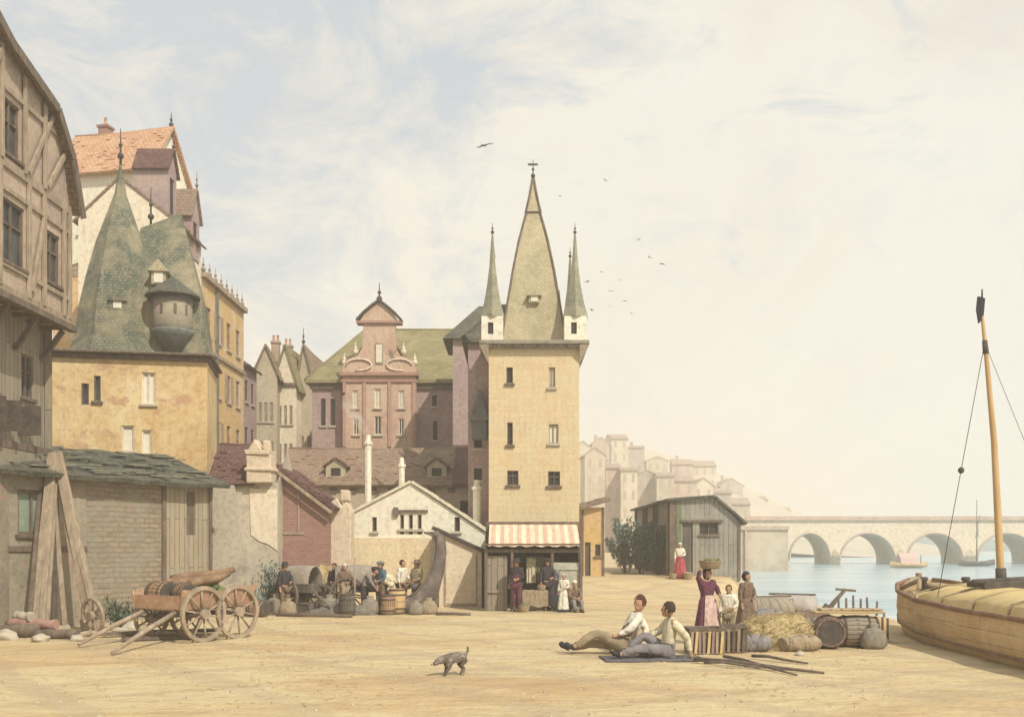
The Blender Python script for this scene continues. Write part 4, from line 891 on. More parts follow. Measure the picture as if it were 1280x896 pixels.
# ================================================================== 16 BRIDGE, EMBANKMENT, FAR TOWN
D=139.; BG=empty('stone_bridge',(X(985,D),D,-.5),0,'long pale stone bridge of round arches across the river','bridge')
bx_=lambda px:X(px,D)-X(985,D)
zt=Z(650,D)+.5; zsp=Z(699,D)+.5; dep=7
arch=[(bx_(987),bx_(1037)),(bx_(1051),bx_(1118)),(bx_(1134),bx_(1203)),(bx_(1222),bx_(1296)),(bx_(1314),bx_(1388)),(bx_(1406),bx_(1476))]
m=MB(); prev=-6
for a,b in arch:
    m.bx(prev,a,0,dep,-2.5,zt)
    c=(a+b)/2; r=(b-a)/2; rise=Z(667,D)+.5-zsp; n=20
    pts=[(c-r*math.cos(math.pi*i/n),zsp+rise*math.sin(math.pi*i/n)) for i in range(n+1)]
    vs=[]; 
    for u,z in pts: vs += [(u,0,z),(u,0,zt),(u,dep,z),(u,dep,zt)]
    fs=[]
    for i in range(n):
        q=4*i; fs += [(q,q+4,q+5,q+1),(q+2,q+3,q+7,q+6),(q,q+2,q+6,q+4),(q+1,q+5,q+7,q+3)]
    m.add(vs,fs); prev=b
m.bx(prev,prev+60,0,dep,-2.5,zt)
SB=plaster('bridge_stone',(.68,.56,.41),(.74,.65,.50),(.72,.57,.47),.25,.2,tint=(.5,.38,.3))
m.build('arches',SB,BG)
m=MB(); m.bx(-6,prev+60,-.35,.1,zt+.002,zt+.18); m.bx(-6,prev+60,-.2,.15,zt+.182,Z(645,D)+.5); m.bx(-6,prev+60,dep-.3,dep+.3,zt+.002,Z(645,D)+.5)
m.build('parapet',plaster('parapet_stone',(.48,.34,.27),(.56,.43,.34),(.62,.50,.40),.2,.2),BG)
m=MB()
for a,b in arch:
    c=(a+b)/2; r=(b-a)/2; n=24
    p=[Vector((c-(r+.05)*math.cos(math.pi*i/n),-.1,zsp+(rise+.1)*math.sin(math.pi*i/n))) for i in range(n+1)]
    m.tube(p,.17,4,False)
each(m,'arch_ring',plaster('ring_stone',(.46,.37,.30),(.54,.46,.38),None,.4,.2),BG)
m=MB()
for (a,b),(c,e) in zip(arch,arch[1:]):
    m.prism([(b,0),(c,0),((b+c)/2,-2.2)],lambda p,q_,t:(p,q_-.003,t),-2.5,zsp+.5); m.add([(b,-.003,zsp+.5),(c,-.003,zsp+.5),((b+c)/2,-2.2,zsp+.5),((b+c)/2,-.1,zsp+1.5)],[(0,2,3),(2,1,3)])
each(m,'cutwater',SB,BG)
# embankment
EM=empty('embankment_wall',(X(921,104),104,-.6),R(0),'pale embankment wall with buttresses at the left end of the bridge','wall')
m=MB(); zt=Z(659,104)+.6; wE=X(985,104)-X(921,104)
m.prism([(0,0),(wE,0),(wE+6,30),(0,30)],lambda a,b,t:(a,b,t),-2,zt); m.build('masonry',PL_FAR,EM)
m=MB(); m.bx(-.1,wE+.1,-.2,-.003,zt-.25,zt+.15); m.bx(wE*.15,wE*.19,-.3,-.003,-1,zt-.3); m.build('coping',plaster('coping',(.42,.34,.27),(.5,.42,.33),None,.3,.2),EM)
# far town rising on the hill: individual houses
random.seed(5)
FW=rough('far_window',(.38,.32,.27),(.44,.37,.31),None,.3,.1)
FAR_M=[PL_FAR,plaster('far_pink',(.52,.40,.33),(.58,.46,.38),None,.05,.1),plaster('far_cream',(.60,.53,.40),(.64,.57,.45),None,.05,.1),plaster('far_grey',(.42,.38,.33),(.48,.43,.37),None,.05,.1)]
desc=['tall narrow pale','broad cream','pinkish','plain grey-beige','low pale','high cream','rose-tinted','weathered beige']
far=[(731,757,560,185),(757,777,578,190),(776,797,583,186),(796,822,588,192),(821,843,590,188),(842,868,594,195),(867,893,598,198),(892,915,612,204),(914,938,622,210),
     (740,762,547,240),(764,786,541,250),(785,806,556,255),(808,836,571,262),(840,866,573,270),(866,896,575,275),(900,930,598,285),(934,960,620,300),(962,990,634,300),(716,741,552,230)]
for i,(a,b,yt,D) in enumerate(far):
    x=X(a,D); w=X(b,D)-x; h=Z(yt,D); base=0.5 if D<215 else 6
    H=empty('distant_house',(x,D,base),R(random.uniform(-5,5)),'','house','distant houses of the hill town')
    side='left' if a<800 else 'right'
    H['label']='%s distant house, %s of far town, %s'%(desc[i%8],'front row' if D<215 else 'back row',['beside the tower edge','next to its neighbour by the tower','over the little shack','behind the shed left end','over the shed dark side','above the shed roof peak','above the shed gable','behind the shed right eave','right of the shed'][min(8,max(0,int((a-716)/27)))])
    h-=base; rh=w*random.uniform(.18,.4); hh=h-rh; d=random.uniform(7,10)
    shell(H,w*.98,d,hh,FAR_M[i%4],{},z0=-8,gable='x' if i%3 else 'y',rh=rh)
    gable_roof(H,w*.98,d,hh,rh,T_FAR,'x' if i%3 else 'y',ov=.3,og=.1,t=.25,sag=.05,ridge=False)
    nw=max(2,int(w/1.9))
    for r_ in range(3):
        z=hh-2.2-r_*3.2
        for k in range(nw):
            if z<.5: continue
            u=w*(k+.5)/nw; m=MB(); m.bx(u-.26,u+.26,-.06,-.005,z,z+1.6); m.build('window',FW,H)
    if i%2: chimney(H,w*.3,d/2,hh+rh*.6,hh+rh+1.0,.7,.7,FAR_M[3],0)

# ================================================================== 17 BARGE at the right edge
BGE=empty('river_barge',(11.3,12.0,-.35),0,'broad-bowed wooden river barge with yellow canvas cover and tall mast','barge')
# stations along y: (y, half width, keel z, sheer z)
st=[(0,1.8,.0,1.36),(3,1.95,.0,1.30),(6,2.0,.0,1.27),(9,1.95,.0,1.29),(11.5,1.8,.02,1.36),(13.4,1.45,.1,1.46),(14.7,.95,.22,1.58),(15.5,.3,.42,1.68)]
sec=[(0,0),(.55,0.02),(.86,.14),(.98,.42),(1.03,.72),(1.0,1.0)]
def hull_pt(i,j,off=0):
    y,hw_,k,s=st[i]; a,b=sec[abs(j)]; sg=1 if j>=0 else -1
    return (sg*(a*hw_+off),y,k+(s-k)*b)
m=MB(); idx=list(range(-5,6)); n=len(idx); vs=[hull_pt(i,j) for i in range(len(st)) for j in idx]
fs=[(i*n+k,i*n+k+1,(i+1)*n+k+1,(i+1)*n+k) for i in range(len(st)-1) for k in range(n-1)]
fs+= [tuple(range(n))]; fs+=[tuple((len(st)-1)*n+k for k in range(n))[::-1]]
m.add(vs,fs,True); m.build('hull',WD_HULL,BGE)
m=MB()
for sg in (-1,1):
    for lvl,rr in ((5,.055),(3,.03)):
        m.tube([hull_pt(i,sg*lvl,.02) for i in range(len(st))],rr,6)
m.tube([(0,15.5,.3),(0,15.6,1.0),(0,15.66,1.85)],.09,8)
m.build('rubbing_strakes',rough('strake',(.16,.09,.06),(.24,.14,.09),(.36,.24,.15),5),BGE)
m=MB(); vs=[]
for y,hw_,k,s in st: vs += [(-hw_*.97,y,s-.14),(0,y,s-.06),(hw_*.97,y,s-.14)]
m.add(vs,[(i*3+k,i*3+k+1,(i+1)*3+k+1,(i+1)*3+k) for i in range(len(st)-1) for k in (0,1)]); m.build('deck',WD_DECK,BGE)
m=MB(); prof=[(-1.5,1.2),(-1.42,1.44),(-.8,1.62),(0,1.70),(.8,1.62),(1.42,1.44),(1.5,1.2)]; vs=[]; ysn=lin(.5,13.6,16)
for y in ysn:
    f=1 if y<12 else (1-.55*((y-12)/1.6)**1.6)
    for a,b in prof: vs.append((a*f,y,1.2+(b-1.2)*(f if y>12 else 1)*(1+.10*math.sin(y*2.3))))
n=len(prof); fs=[(i*n+k,i*n+k+1,(i+1)*n+k+1,(i+1)*n+k) for i in range(len(ysn)-1) for k in range(n-1)]+[tuple(range(n)),tuple((len(ysn)-1)*n+k for k in range(n))[::-1]]
m.add(vs,fs,True); m.build('canvas_cover',CANVAS,BGE)
m=MB()
for y in lin(1.5,12.3,7): m.tube([(a*1.01,y,b+.015) for a,b in prof],.022,6)
m.build('cover_lashings',ROPE,BGE)
my=11.0; mz=1.85
m=MB(); mast=[(.05,my,.6),(-.02,my,2.2),(-.16,my,5.0),(-.36,my,7.2),(-.44,my,Z(395,23)+.35)]
m.tube(mast,[.095,.085,.07,.048,.035],10)
ms=m.build('mast',rough('mast_wood',(.42,.26,.11),(.52,.34,.16),(.58,.42,.22),3,.3,.01,.6,(1,1,.3)),BGE)
m=MB(); m.tube([(.02,my,1.5),(-.01,my,2.1)],[.125,.115],10); m.tube([(-.35,my,7.05),(-.38,my,7.35)],[.07,.06],8); each(m,'mast_band',TIMBER_D,ms)
m=MB(); top=Vector((-.44,my,Z(395,23)+.35)); m.tube([top,top+Vector((0,0,.62))],[.035,.015],6)
m.prism([(0,0),(.16,-.05),(.12,-.5),(.02,-.62),(-.03,-.3)],lambda a,b,t:(top.x-.1+a,my+t,top.z+.45+b),-.03,.03); m.build('pennant',CL_BLACK,ms)
m=MB(); tp=(-.38,my,7.3)
m.tube([tp,(-1.55,my-.2,1.45)],.009,4); m.tube([tp,(1.5,my-1,1.3)],.007,4)
m.ball((-.97,my-.1,4.35),.075,8,6); m.build('rigging',TIMBER_D,ms)
m=MB(); m.bx(-.6,.5,my-.4,my+.4,1.6,1.82,.03); m.tube([(-.9,my-.5,1.8),(.9,my+.3,1.85)],.06,8); m.build('windlass',TIMBER_D,BGE,.02)
for k,(x,y) in enumerate(((-.55,14.0),(.55,14.0))): m=MB(); m.lathe([(.09,1.3),(.09,1.7),(.13,1.73),(.1,1.8)],(x,y,0),8); m.build('bollard',TIMBER_D,BGE)
m=MB(); m.tube([(-1.0,13.2,1.5),(-.7,13.9,1.72),(-1.0,14.3,1.5),(-.5,14.8,1.72),(-.2,15.1,1.72)],.06,8); m.lathe([(.2,1.4),(.32,1.44),(.32,1.5),(.2,1.54)],(-.2,14.2,.1),12); m.build('coiled_rope',ROPE,BGE)
# far boats
FBt=empty('tented_rowboat',(X(1136,118),118,-.5),R(12),'small far boat with pinkish white tent below the bridge','boat')
def small_hull(parent,Ln,wd,ht,mat,name='hull',prow=.35,prowh=None):
    m=MB(); ns=12; nj=7; vs=[]
    for i in range(ns+1):
        t=i/ns*2-1; hw_=wd/2*max(.02,(1-t*t)**.75 if abs(t)<1 else 0); sz=ht*(1+prow*abs(t)**3)
        if prowh and t>0: sz+=prowh*t**5
        for j in range(nj): a=math.pi*j/(nj-1); vs.append((t*Ln/2,-math.cos(a)*hw_,sz*(1-math.sin(a)*.98)+ (0.12*ht if abs(t)>.8 else 0)))
    off=len(vs); vs += [(x*.97,y*.86,z+.05 if z<ht*.9 else z-.001) for x,y,z in vs]
    fs=[]
    for i in range(ns):
        for j in range(nj-1):
            q=i*nj+j; fs += [(q,q+1,q+nj+1,q+nj),(off+q,off+q+nj,off+q+nj+1,off+q+1)]
        for j in (0,nj-1): q=i*nj+j; fs.append((q,q+nj,off+q+nj,off+q) if j==0 else (q+nj,q,off+q,off+q+nj))
    m.add(vs,fs,True); return m.build(name,mat,parent)
small_hull(FBt,5.0,1.5,.55,WD_HULL)
m=MB(); m.prism([(-.62,.45),(.62,.45),(.5,1.2),(0,1.75),(-.5,1.2)],lambda a,b,t:(t,a,b),-1.4,.9); m.build('tent',CL_PINK,FBt)
m=MB(); m.tube([(1.6,0,.4),(1.6,0,1.5)],.05,6); m.build('pole',TIMBER,FBt)
DB=empty('distant_sailboat',(X(1221,128),128,-.5),R(20),'distant moored boat with thin bare mast under the third arch','boat')
small_hull(DB,6,1.6,.6,WD_DARK); m=MB(); m.tube([(0,0,.2),(0,0,8.5)],[.09,.04],6); m.tube([(0,0,5.0),(.5,0,6.5)],.05,6); m.build('mast',TIMBER,DB)
m=MB(); m.prism([(-.2,3.6),(.3,3.8),(.1,5.6)],lambda a,b,t:(a,t,b),-.05,.05); m.build('furled_sail',CL_GREY,DB)

# ================================================================== 18 LEFT CART
CT=empty('farm_cart',(-7.75,24.3,0),R(58),'open farm cart piled with red and green vegetables, shafts on the ground','cart')
def wheel(parent,c,r,name='wheel',axis=(1,0,0),ns=10,mat=TIMBER_L,hub=.12):
    Wm=MB(); ax=Vector(axis).normalized(); e1=ax.cross(Vector((0,0,1))).normalized(); e2=ax.cross(e1); c=Vector(c)
    P=lambda a,q,o: c+(e1*math.cos(a)+e2*math.sin(a))*q+ax*o
    n=28; vs=[]
    for i in range(n):
        a=2*math.pi*i/n; vs += [P(a,r,-.04),P(a,r,.04),P(a,r*.86,.04),P(a,r*.86,-.04)]
    Wm.add(vs,[(4*i+j,4*((i+1)%n)+j,4*((i+1)%n)+(j+1)%4,4*i+(j+1)%4) for i in range(n) for j in range(4)])
    rim=Wm.build(name,mat,parent)
    s=MB()
    for k in range(ns): a=2*math.pi*k/ns+.2; s.tube([P(a,hub*.8,0),P(a,r*.88,0)],.025,6)
    s.tube([c-ax*.12,c+ax*.12],[hub*.8,hub*.8],12); s.build('spokes',mat,rim)
    return rim
for wx,wy,wr in ((-.5,-.9,.66),(.55,-.9,.66),(-.5,.95,.5),(.55,.95,.5)): wheel(CT,(wx,wy,wr),wr,'wheel',(0,1,0),10,TIMBER_L,.15)
m=MB(); m.tube([(-.5,-1.0,.66),(-.5,1.05,.55)],.06,8); m.build('axle',TIMBER,CT); m=MB(); m.tube([(.55,-1.0,.66),(.55,1.05,.55)],.06,8); m.build('axle',TIMBER,CT)
m=MB(); m.bx(-1.0,1.05,-.72,.8,.74,.80); m.build('floor_boards',WD_TAN,CT)
CR=rough('cart_red_wood',(.34,.18,.11),(.42,.26,.17),(.50,.37,.26),5)
m=MB(); m.prism([(-1.05,.78),(1.05,.78),(1.2,1.32),(.2,1.18),(-1.1,1.25)],lambda a,b,t:(a,t-.12*(b-.78)*2,b),-.78,-.73); m.build('side_board',CR,CT)
m=MB(); m.prism([(-1.05,.78),(1.05,.78),(1.2,1.38),(.1,1.2),(-1.1,1.2)],lambda a,b,t:(a,t+.12*(b-.78)*2,b),.81,.86); m.build('side_board',CR,CT)
m=MB(); m.prism([(-.72,.78),(.8,.78),(.9,1.1),(-.8,1.1)],lambda a,b,t:(t,a,b),-1.06,-1.01); m.build('front_board',CR,CT)
Mi=(Matrix.Translation((-7.75,24.3,0))@Matrix.Rotation(R(58),4,'Z')).inverted()
for sy,px,D in ((-.5,140,20.6),(.6,98,22.3)):
    e=Mi@Vector((X(px,D),D,.05)); m=MB(); m.tube([(-.9,sy,.74),((-.9+e.x)/2,(sy+e.y)/2,.42),e],[.06,.06,.04],8); m.build('shaft',TIMBER_L,CT)
random.seed(3)
def heap(parent,name,mat,c,rx,ry,rz_,n,r,sub=None):
    m=MB()
    for i in range(n):
        a=random.uniform(0,6.28); q=math.sqrt(random.random()); z=rz_*(1-q*q)*random.uniform(.6,1)
        m.ball((c[0]+rx*q*math.cos(a),c[1]+ry*q*math.sin(a),c[2]+z),r*random.uniform(.7,1.2),7,5,(1,1,.85))
    return m.build(name,mat,parent)
heap(CT,'red_vegetables',REDV,(.2,.2,.82),.7,.5,.42,70,.09); heap(CT,'green_vegetables',GREENV,(.35,-.1,.9),.5,.45,.5,60,.11); heap(CT,'pale_vegetables',CL_CREAM,(-.5,-.35,.9),.3,.3,.4,26,.12)
# leaning wheel, logs, stones
WT=empty('loose_cart_wheel',(X(122,26),25.7,0),R(-20),'loose cart wheel with thick hub standing by the timber props','wheel')
wheel(WT,(0,0,.46),.46,'rim',(.25,1,.12),8,TIMBER_L,.16)
random.seed(9)
lg=['long grey log lying furthest left under the shed window','dark short log at the front of the log heap','reddish log lying across the log heap','pale split log beside the left timber prop','thick bark-covered log behind the reddish one','thin crooked log nearest the cart wheel','stubby log on top of the log heap']
LM=[TIMBER_L,TIMBER,rough('red_log',(.28,.16,.13),(.36,.22,.18),None,5),TIMBER_L,TIMBER,TIMBER_L,STONE]
for i,(px,D,ln,r,a,z) in enumerate([(12,25.2,1.5,.14,8,.14),(70,24.2,1.2,.12,-10,.12),(40,24.8,1.5,.13,-18,.32),(62,25.4,.9,.12,30,.12),(18,24.6,1.3,.17,5,.17),(92,24.6,1.1,.08,20,.08),(30,24.9,.7,.12,-30,.5)]):
    m=MB(); k=8; pts=[(ln*(t/k-.5),.03*math.sin(t*1.3+i),.02*math.cos(t*2+i)) for t in range(k+1)]
    m.tube(pts,[r*random.uniform(.86,1.06) for _ in pts],10); o=m.build('log',LM[i]); o.location=(X(px,D),D,z); o.rotation_euler=(0,0,R(a)); tag(o,lg[i],'log','logs heaped beneath the shed window')
def stone(x,y,s,label,mat=STONE,grp=None,sc=(1,1,.65)):
    bm=bmesh.new(); bmesh.ops.create_icosphere(bm,subdivisions=3,radius=s)
    o_=random.random()*50
    for v in bm.verts: v.co=Vector((v.co.x*sc[0],v.co.y*sc[1],v.co.z*sc[2]))*(1+.35*noise.noise(v.co/s*1.1+Vector((o_,0,0))))
    me=bpy.data.meshes.new('stone'); bm.to_mesh(me); bm.free(); me.materials.append(mat); o=bpy.data.objects.new('stone',me); C.objects.link(o)
    o.location=(x,y,s*.3); tag(o,label,'stone',grp)
for px,D,s,l in ((8,23.9,.28,'large pale stone at the very left edge'),(96,23.8,.16,'small stone between logs and cart wheel'),(52,23.6,.2,'flat stone in front of the log heap'),(150,25.6,.2,'stone beside the loose cart wheel'),(164,26.4,.26,'larger stone behind the loose cart wheel'),(190,26.0,.16,'small stone under the cart shaft')):
    stone(X(px,D),D,s,l,grp='stones along the shed foot')
# weeds / shrubs
def shrub(name,x,y,rx,h,n,mat,label,z=0,leafs=.07,grp=None):
    B=empty(name,(x,y,z),0,label,'shrub',grp); random.seed(int(abs(x)*100))
    m=MB(); tips=[]
    for i in range(9):
        a=random.uniform(0,6.28); q=random.uniform(.2,1); tip=Vector((rx*q*math.cos(a),rx*.7*q*math.sin(a),h*random.uniform(.6,1))); tips.append(tip)
        m.tube([(tip.x*.15,tip.y*.15,0),(tip.x*.5,tip.y*.5,tip.z*.55),tip],[.025,.018,.006],5)
    m.build('stem',TIMBER,B)
    m=MB()
    for i in range(n):
        t=random.choice(tips); f=random.uniform(.25,1.05); c=Vector((t.x*f,t.y*f,t.z*f))+Vector((random.gauss(0,.12),random.gauss(0,.1),random.gauss(0,.09)))
        c.z=max(.03,c.z); s=leafs*random.uniform(.6,1.3); M=Matrix.Rotation(random.uniform(0,6.28),3,'Z')@Matrix.Rotation(random.uniform(0,2.5),3,'X')
        m.add([c+M@Vector(v)*s for v in ((-.4,0,0),(0,-1,.1),(.4,0,0),(0,1,.1))],[(0,1,2,3)])
    m.build('foliage',mat,B); return B
shrub('shrub',X(335,33.2),33.2,.55,1.7,800,LEAF_B,'bluish scraggy shrub growing against the pale outbuilding')
shrub('shrub',X(358,33),33,.4,1.1,450,LEAF,'lower green shrub between hay and bluish shrub')
shrub('shrub',X(318,32.6),32.6,.35,1.0,350,LEAF_B,'small bluish shrub nearest the cart wheels')
def shrubD(px,D,*a,**k): return shrub('shrub',X(px,D),D,*a,z=.68,**k)
shrubD(782,55.5,1.5,2.9,2600,LEAF_B,'blue-green bush at the far left of the boarded shed',leafs=.11)
shrubD(801,54.5,1.0,2.8,2100,LEAF_B,'broad blue-green bush before the shed open bays',leafs=.11)
shrubD(823,52,.8,2.5,1600,LEAF,'darker green bush near the shed corner post',leafs=.1)
def straw_heap(name,x,y,rx,ry,h,label,n=1500,mat=HAY,z=0,rz=0,cat='heap'):
    B=empty(name,(x,y,z),rz,label,cat)
    bm=bmesh.new(); bmesh.ops.create_icosphere(bm,subdivisions=5,radius=1)
    for v in bm.verts:
        d_=1+.22*noise.noise(v.co*1.8+Vector((x,y,0)))+.06*noise.noise(v.co*6+Vector((x,0,0))); v.co=Vector((v.co.x*rx*d_,v.co.y*ry*d_,max(-.05,v.co.z)*h*d_))
    me=bpy.data.meshes.new('mound'); bm.to_mesh(me); bm.free(); me.materials.append(mat)
    for p in me.polygons: p.use_smooth=True
    vs=[v.co.copy() for v in me.vertices]; o=bpy.data.objects.new('mound',me); C.objects.link(o); o.parent=B
    m=MB()
    for i in range(n):
        p=random.choice(vs); 
        if p.z<.02: continue
        dr=Vector((random.gauss(0,1),random.gauss(0,1),random.gauss(0,.35))).normalized()*random.uniform(.08,.22); q=p*random.uniform(1.0,1.05)
        m.bar(q-dr*.5,q+dr*.5+Vector((0,0,random.uniform(0,.04))),.008)
    m.build('straw',HAY,B); return B
straw_heap('hay_heap',X(405,34.4),34.4,.95,.5,1.45,'yellow hay heap beneath the maroon brick hut',1400)
straw_heap('hay_heap',X(368,33.6),33.4,.45,.4,.9,'small ragged hay heap beside the shrubs',500)
straw_heap('straw_mound',X(975,22.4),22.4,.95,.75,.74,'long tan straw mound behind the wicker crates and figures',2200)
straw_heap('net_heap',X(560-560+430,32.6),32.4,1.15,.35,.34,'low dark heap of nets along the ground before the brick hut',0,rough('nets',(.15,.14,.12),(.21,.19,.16),(.28,.25,.2),9,.8,.05))
for px0,D0,px1,D1,l in ((345,31.6,440,31.2,'long pole lying before the hay heaps'),(372,32.0,446,32.2,'dark plank lying behind the long pole'),(300,31.8,372,32.6,'short timber lying by the small shrub'),(545,32.2,588,32.0,'thin board lying before the plank booth')):
    m=MB(); m.tube([(X(px0,D0),D0,.06),(X((px0+px1)/2,(D0+D1)/2),(D0+D1)/2,.07),(X(px1,D1),D1,.05)],.05,7); tag(m.build('pole',TIMBER),l,'pole','timbers lying on the quay by the hut')

# ================================================================== 19 CENTRE: skiff with tall prow, cart, tubs
SK=empty('high_prowed_skiff',(X(505,33.3),33.3,0),R(0),'dark skiff with tall curved prow beached beside the plank booth','boat')
m=MB()
Pz=lambda px,py,D=33.2:Vector((X(px,D)-X(505,33.3),0,Z(py,D)))
sta=[((480,738),(482,764),.35),((492,744),(490,770),.5),((508,746),(508,773),.55),((521,740),(526,770),.5),((531,728),(540,758),.38),((538,712),(549,738),.25),((542,694),(555,714),.14),((543,680),(558,692),.08),((540,669),(557,674),.05),((530,665),(548,663),.025)]
vs=[]
for (a,b),(c_,e),hw_ in sta:
    A=Pz(a,b);B_=Pz(c_,e); mid=(A+B_)/2
    vs += [A+Vector((0,-hw_,0)),mid+Vector((0,-hw_*.9,0))+(B_-A)*.1,B_,mid+Vector((0,hw_*.9,0))+(B_-A)*.1,A+Vector((0,hw_,0)),A*.75+B_*.25]
n=6; fs=[(i*n+j,i*n+(j+1)%n,(i+1)*n+(j+1)%n,(i+1)*n+j) for i in range(len(sta)-1) for j in range(n)]+[tuple(range(n)),tuple((len(sta)-1)*n+k for k in range(n))[::-1]]
m.add(vs,fs,True); m.build('hull',rough('skiff_wood',(.09,.075,.07),(.15,.12,.11),(.26,.21,.17),3,.4),SK)
m=MB(); m.tube([Pz(*s[0])+Vector((0,-s[2],0)) for s in sta],.035,6); m.tube([Pz(*s[0])+Vector((0,s[2],0)) for s in sta],.035,6); m.build('gunwale',TIMBER,SK)
heap(SK,'cargo',CL_CREAM,(-.45,-.45,.95),.22,.12,.35,14,.13)
HC=empty('tilt_cart',(X(446,33.4),33.4,0),R(10),'dark two-wheeled cart with worn hood left of the blue figure','cart')
wheel(HC,(-.32,-.5,.62),.62,'wheel',(.25,1,0),10,TIMBER,.13); wheel(HC,(-.2,.6,.62),.62,'wheel',(.25,1,0),10,TIMBER,.13)
m=MB(); m.bx(-.75,.65,-.38,.45,.72,1.0,.02); m.bar((.6,-.3,.8),(1.35,-.35,.25),.07); m.bar((.6,.35,.8),(1.35,.3,.25),.07); m.tube([(-.3,-.6,.62),(-.2,.7,.62)],.05,8); m.build('body',WD_DARK,HC,.01)
m=MB(); vs=[]
for x in lin(-.72,.5,5):
    for k in range(9): a=math.pi*k/8; vs.append((x,.42*math.cos(a)+.03,1.0+.62*math.sin(a)*(1-.1*abs(x))))
o_=len(vs); vs+=[(x,y*.95,z-.03) for x,y,z in vs]; fs=[]
for i in range(5):
    for j in range(8): q=i*9+j; fs += [(q,q+1,q+10,q+9),(o_+q,o_+q+9,o_+q+10,o_+q+1)]
for j in range(8): fs += [(j,o_+j,o_+j+1,j+1),(45+j,46+j,o_+46+j,o_+45+j)]
m.add(vs,fs,True); m.build('hood',rough('hood_cloth',(.20,.17,.14),(.28,.24,.2),(.36,.31,.25),4),HC)
m=MB(); m.tube([(0,0,0),(.02,0,1.9)],[.035,.025],7); o=m.build('mooring_pole',TIMBER_L); o.location=(X(443,32),32,0); tag(o,'thin upright pole standing in front of the hooded cart','pole')
def barrel(label,loc,r,ln,rot=(0,0,0),grp=None,mat=WD_TAN,hoop=TIMBER_D):
    B=empty('barrel',loc,0,label,'barrel',grp); B.rotation_euler=rot
    m=MB(); m.lathe([(r*.78,-ln/2+.03),(r*.84,-ln/2),(r*.86,-ln/2),(r*.96,-ln/4),(r,0),(r*.96,ln/4),(r*.86,ln/2),(r*.8,ln/2),(r*.78,ln/2-.03)],(0,0,0),20,True); m.build('staves',mat,B)
    for z in (-.46,-.27,.27,.46):
        q=r*(1-.14*(abs(z)*2)**2)+.006; m=MB(); m.lathe([(q,z*ln-.025),(q+.008,z*ln-.02),(q+.008,z*ln+.02),(q,z*ln+.025)],(0,0,0),20); m.build('hoop',hoop,B)
    for s in (-1,1): m=MB(); m.lathe([(.001,s*(ln/2-.028)),(r*.79,s*(ln/2-.03)),(r*.79,s*(ln/2-.045)),(.001,s*(ln/2-.045))],(0,0,0),20,False); m.build('barrel_head',WD_GREY,B)
    return B
BM=planks('barrel_red',(.32,.19,.15),(.40,.26,.20),(.12,.08,.06),.09,.2)
barrel('reddish barrel lying with its round end toward us',(X(1036,22.2),22.2,.36),.36,.85,(R(90),0,R(-12)),mat=BM)
barrel('greyish barrel lying sideways right of the reddish one',(X(1069,22.3),22.3,.36),.36,.95,(R(90),0,R(84)),mat=WD_GREY)
barrel('ochre upright tub between blue figure and skiff',(X(497,33),32.8,.42),.3,.84,(0,0,0),mat=WD_HULL)
barrel('small brown cask at the bow of the barge',(X(1094,23.6),23.6,.3),.28,.6,(R(90),0,R(70)),mat=WD_HULL)
m=MB(); m.bx(-.78,.78,-.2,.2,0,.06,.01); o=m.build('plank',WD_DECK,None,.01); o.location=(X(1060,22.2),22.25,.755); tag(o,'thick ochre plank laid across the tops of the lying barrels','plank')
m=MB(); m.bx(-.7,.7,-.14,.14,0,.05,.01); o=m.build('plank',WD_TAN,None,.01); o.location=(X(1064,22.2),22.3,.82); o.rotation_euler=(0,0,R(3)); tag(o,'thinner upper plank resting on the thick ochre plank','plank')
# small stakes
for i,px in enumerate((1049,1058,1067,1076,1085,1095,1104)):
    D=33.5+.1*i; m=MB(); m.tube([(0,0,-.3),(random.uniform(-.04,.04),0,.52+random.uniform(-.08,.1))],[.05,.035],7); o=m.build('stake',TIMBER); o.location=(X(px,D),D,ground_z(X(px,D),D)); tag(o,'one of the short weathered mooring stakes in a row at the water edge','stake','row of short mooring stakes at the water')
m=MB(); m.tube([(0,0,0),(.4,0,.55),(.75,0,.95)],[.09,.07,.05],7); m.bar((.45,-.02,.95),(1.05,0,.9),.07); m.bar((-.15,0,.0),(.18,-.05,.5),.3,.1); o=m.build('old_anchor',TIMBER); o.location=(X(1026,30),30,0); tag(o,'leaning old wooden anchor with crossbar standing near the water','anchor')
# upturned boats & bundles
for px,D,ln,rz_,lab,mt in ((962,32,1.9,25,'grey upturned rowing boat nearer the seated bonneted woman',WD_GREY),(990,33.5,1.7,-30,'second grey upturned rowing boat closer to the river',rough('grey_hull',(.30,.26,.25),(.38,.34,.31),None,3))):
    U=empty('upturned_rowboat',(X(px,D),D,.62),R(rz_),lab,'boat','upturned boats on the bank'); U.rotation_euler=(R(180-12),0,R(rz_)); small_hull(U,ln,1.0,.6,mt)
    m=MB(); m.bar((-ln*.46,0,.0),(ln*.46,0,.0),.05,.06); m.build('keel',TIMBER,U)
basket(X(1008,29),29,0,.28,.3,'round wicker basket on the bank right of the upturned boats')
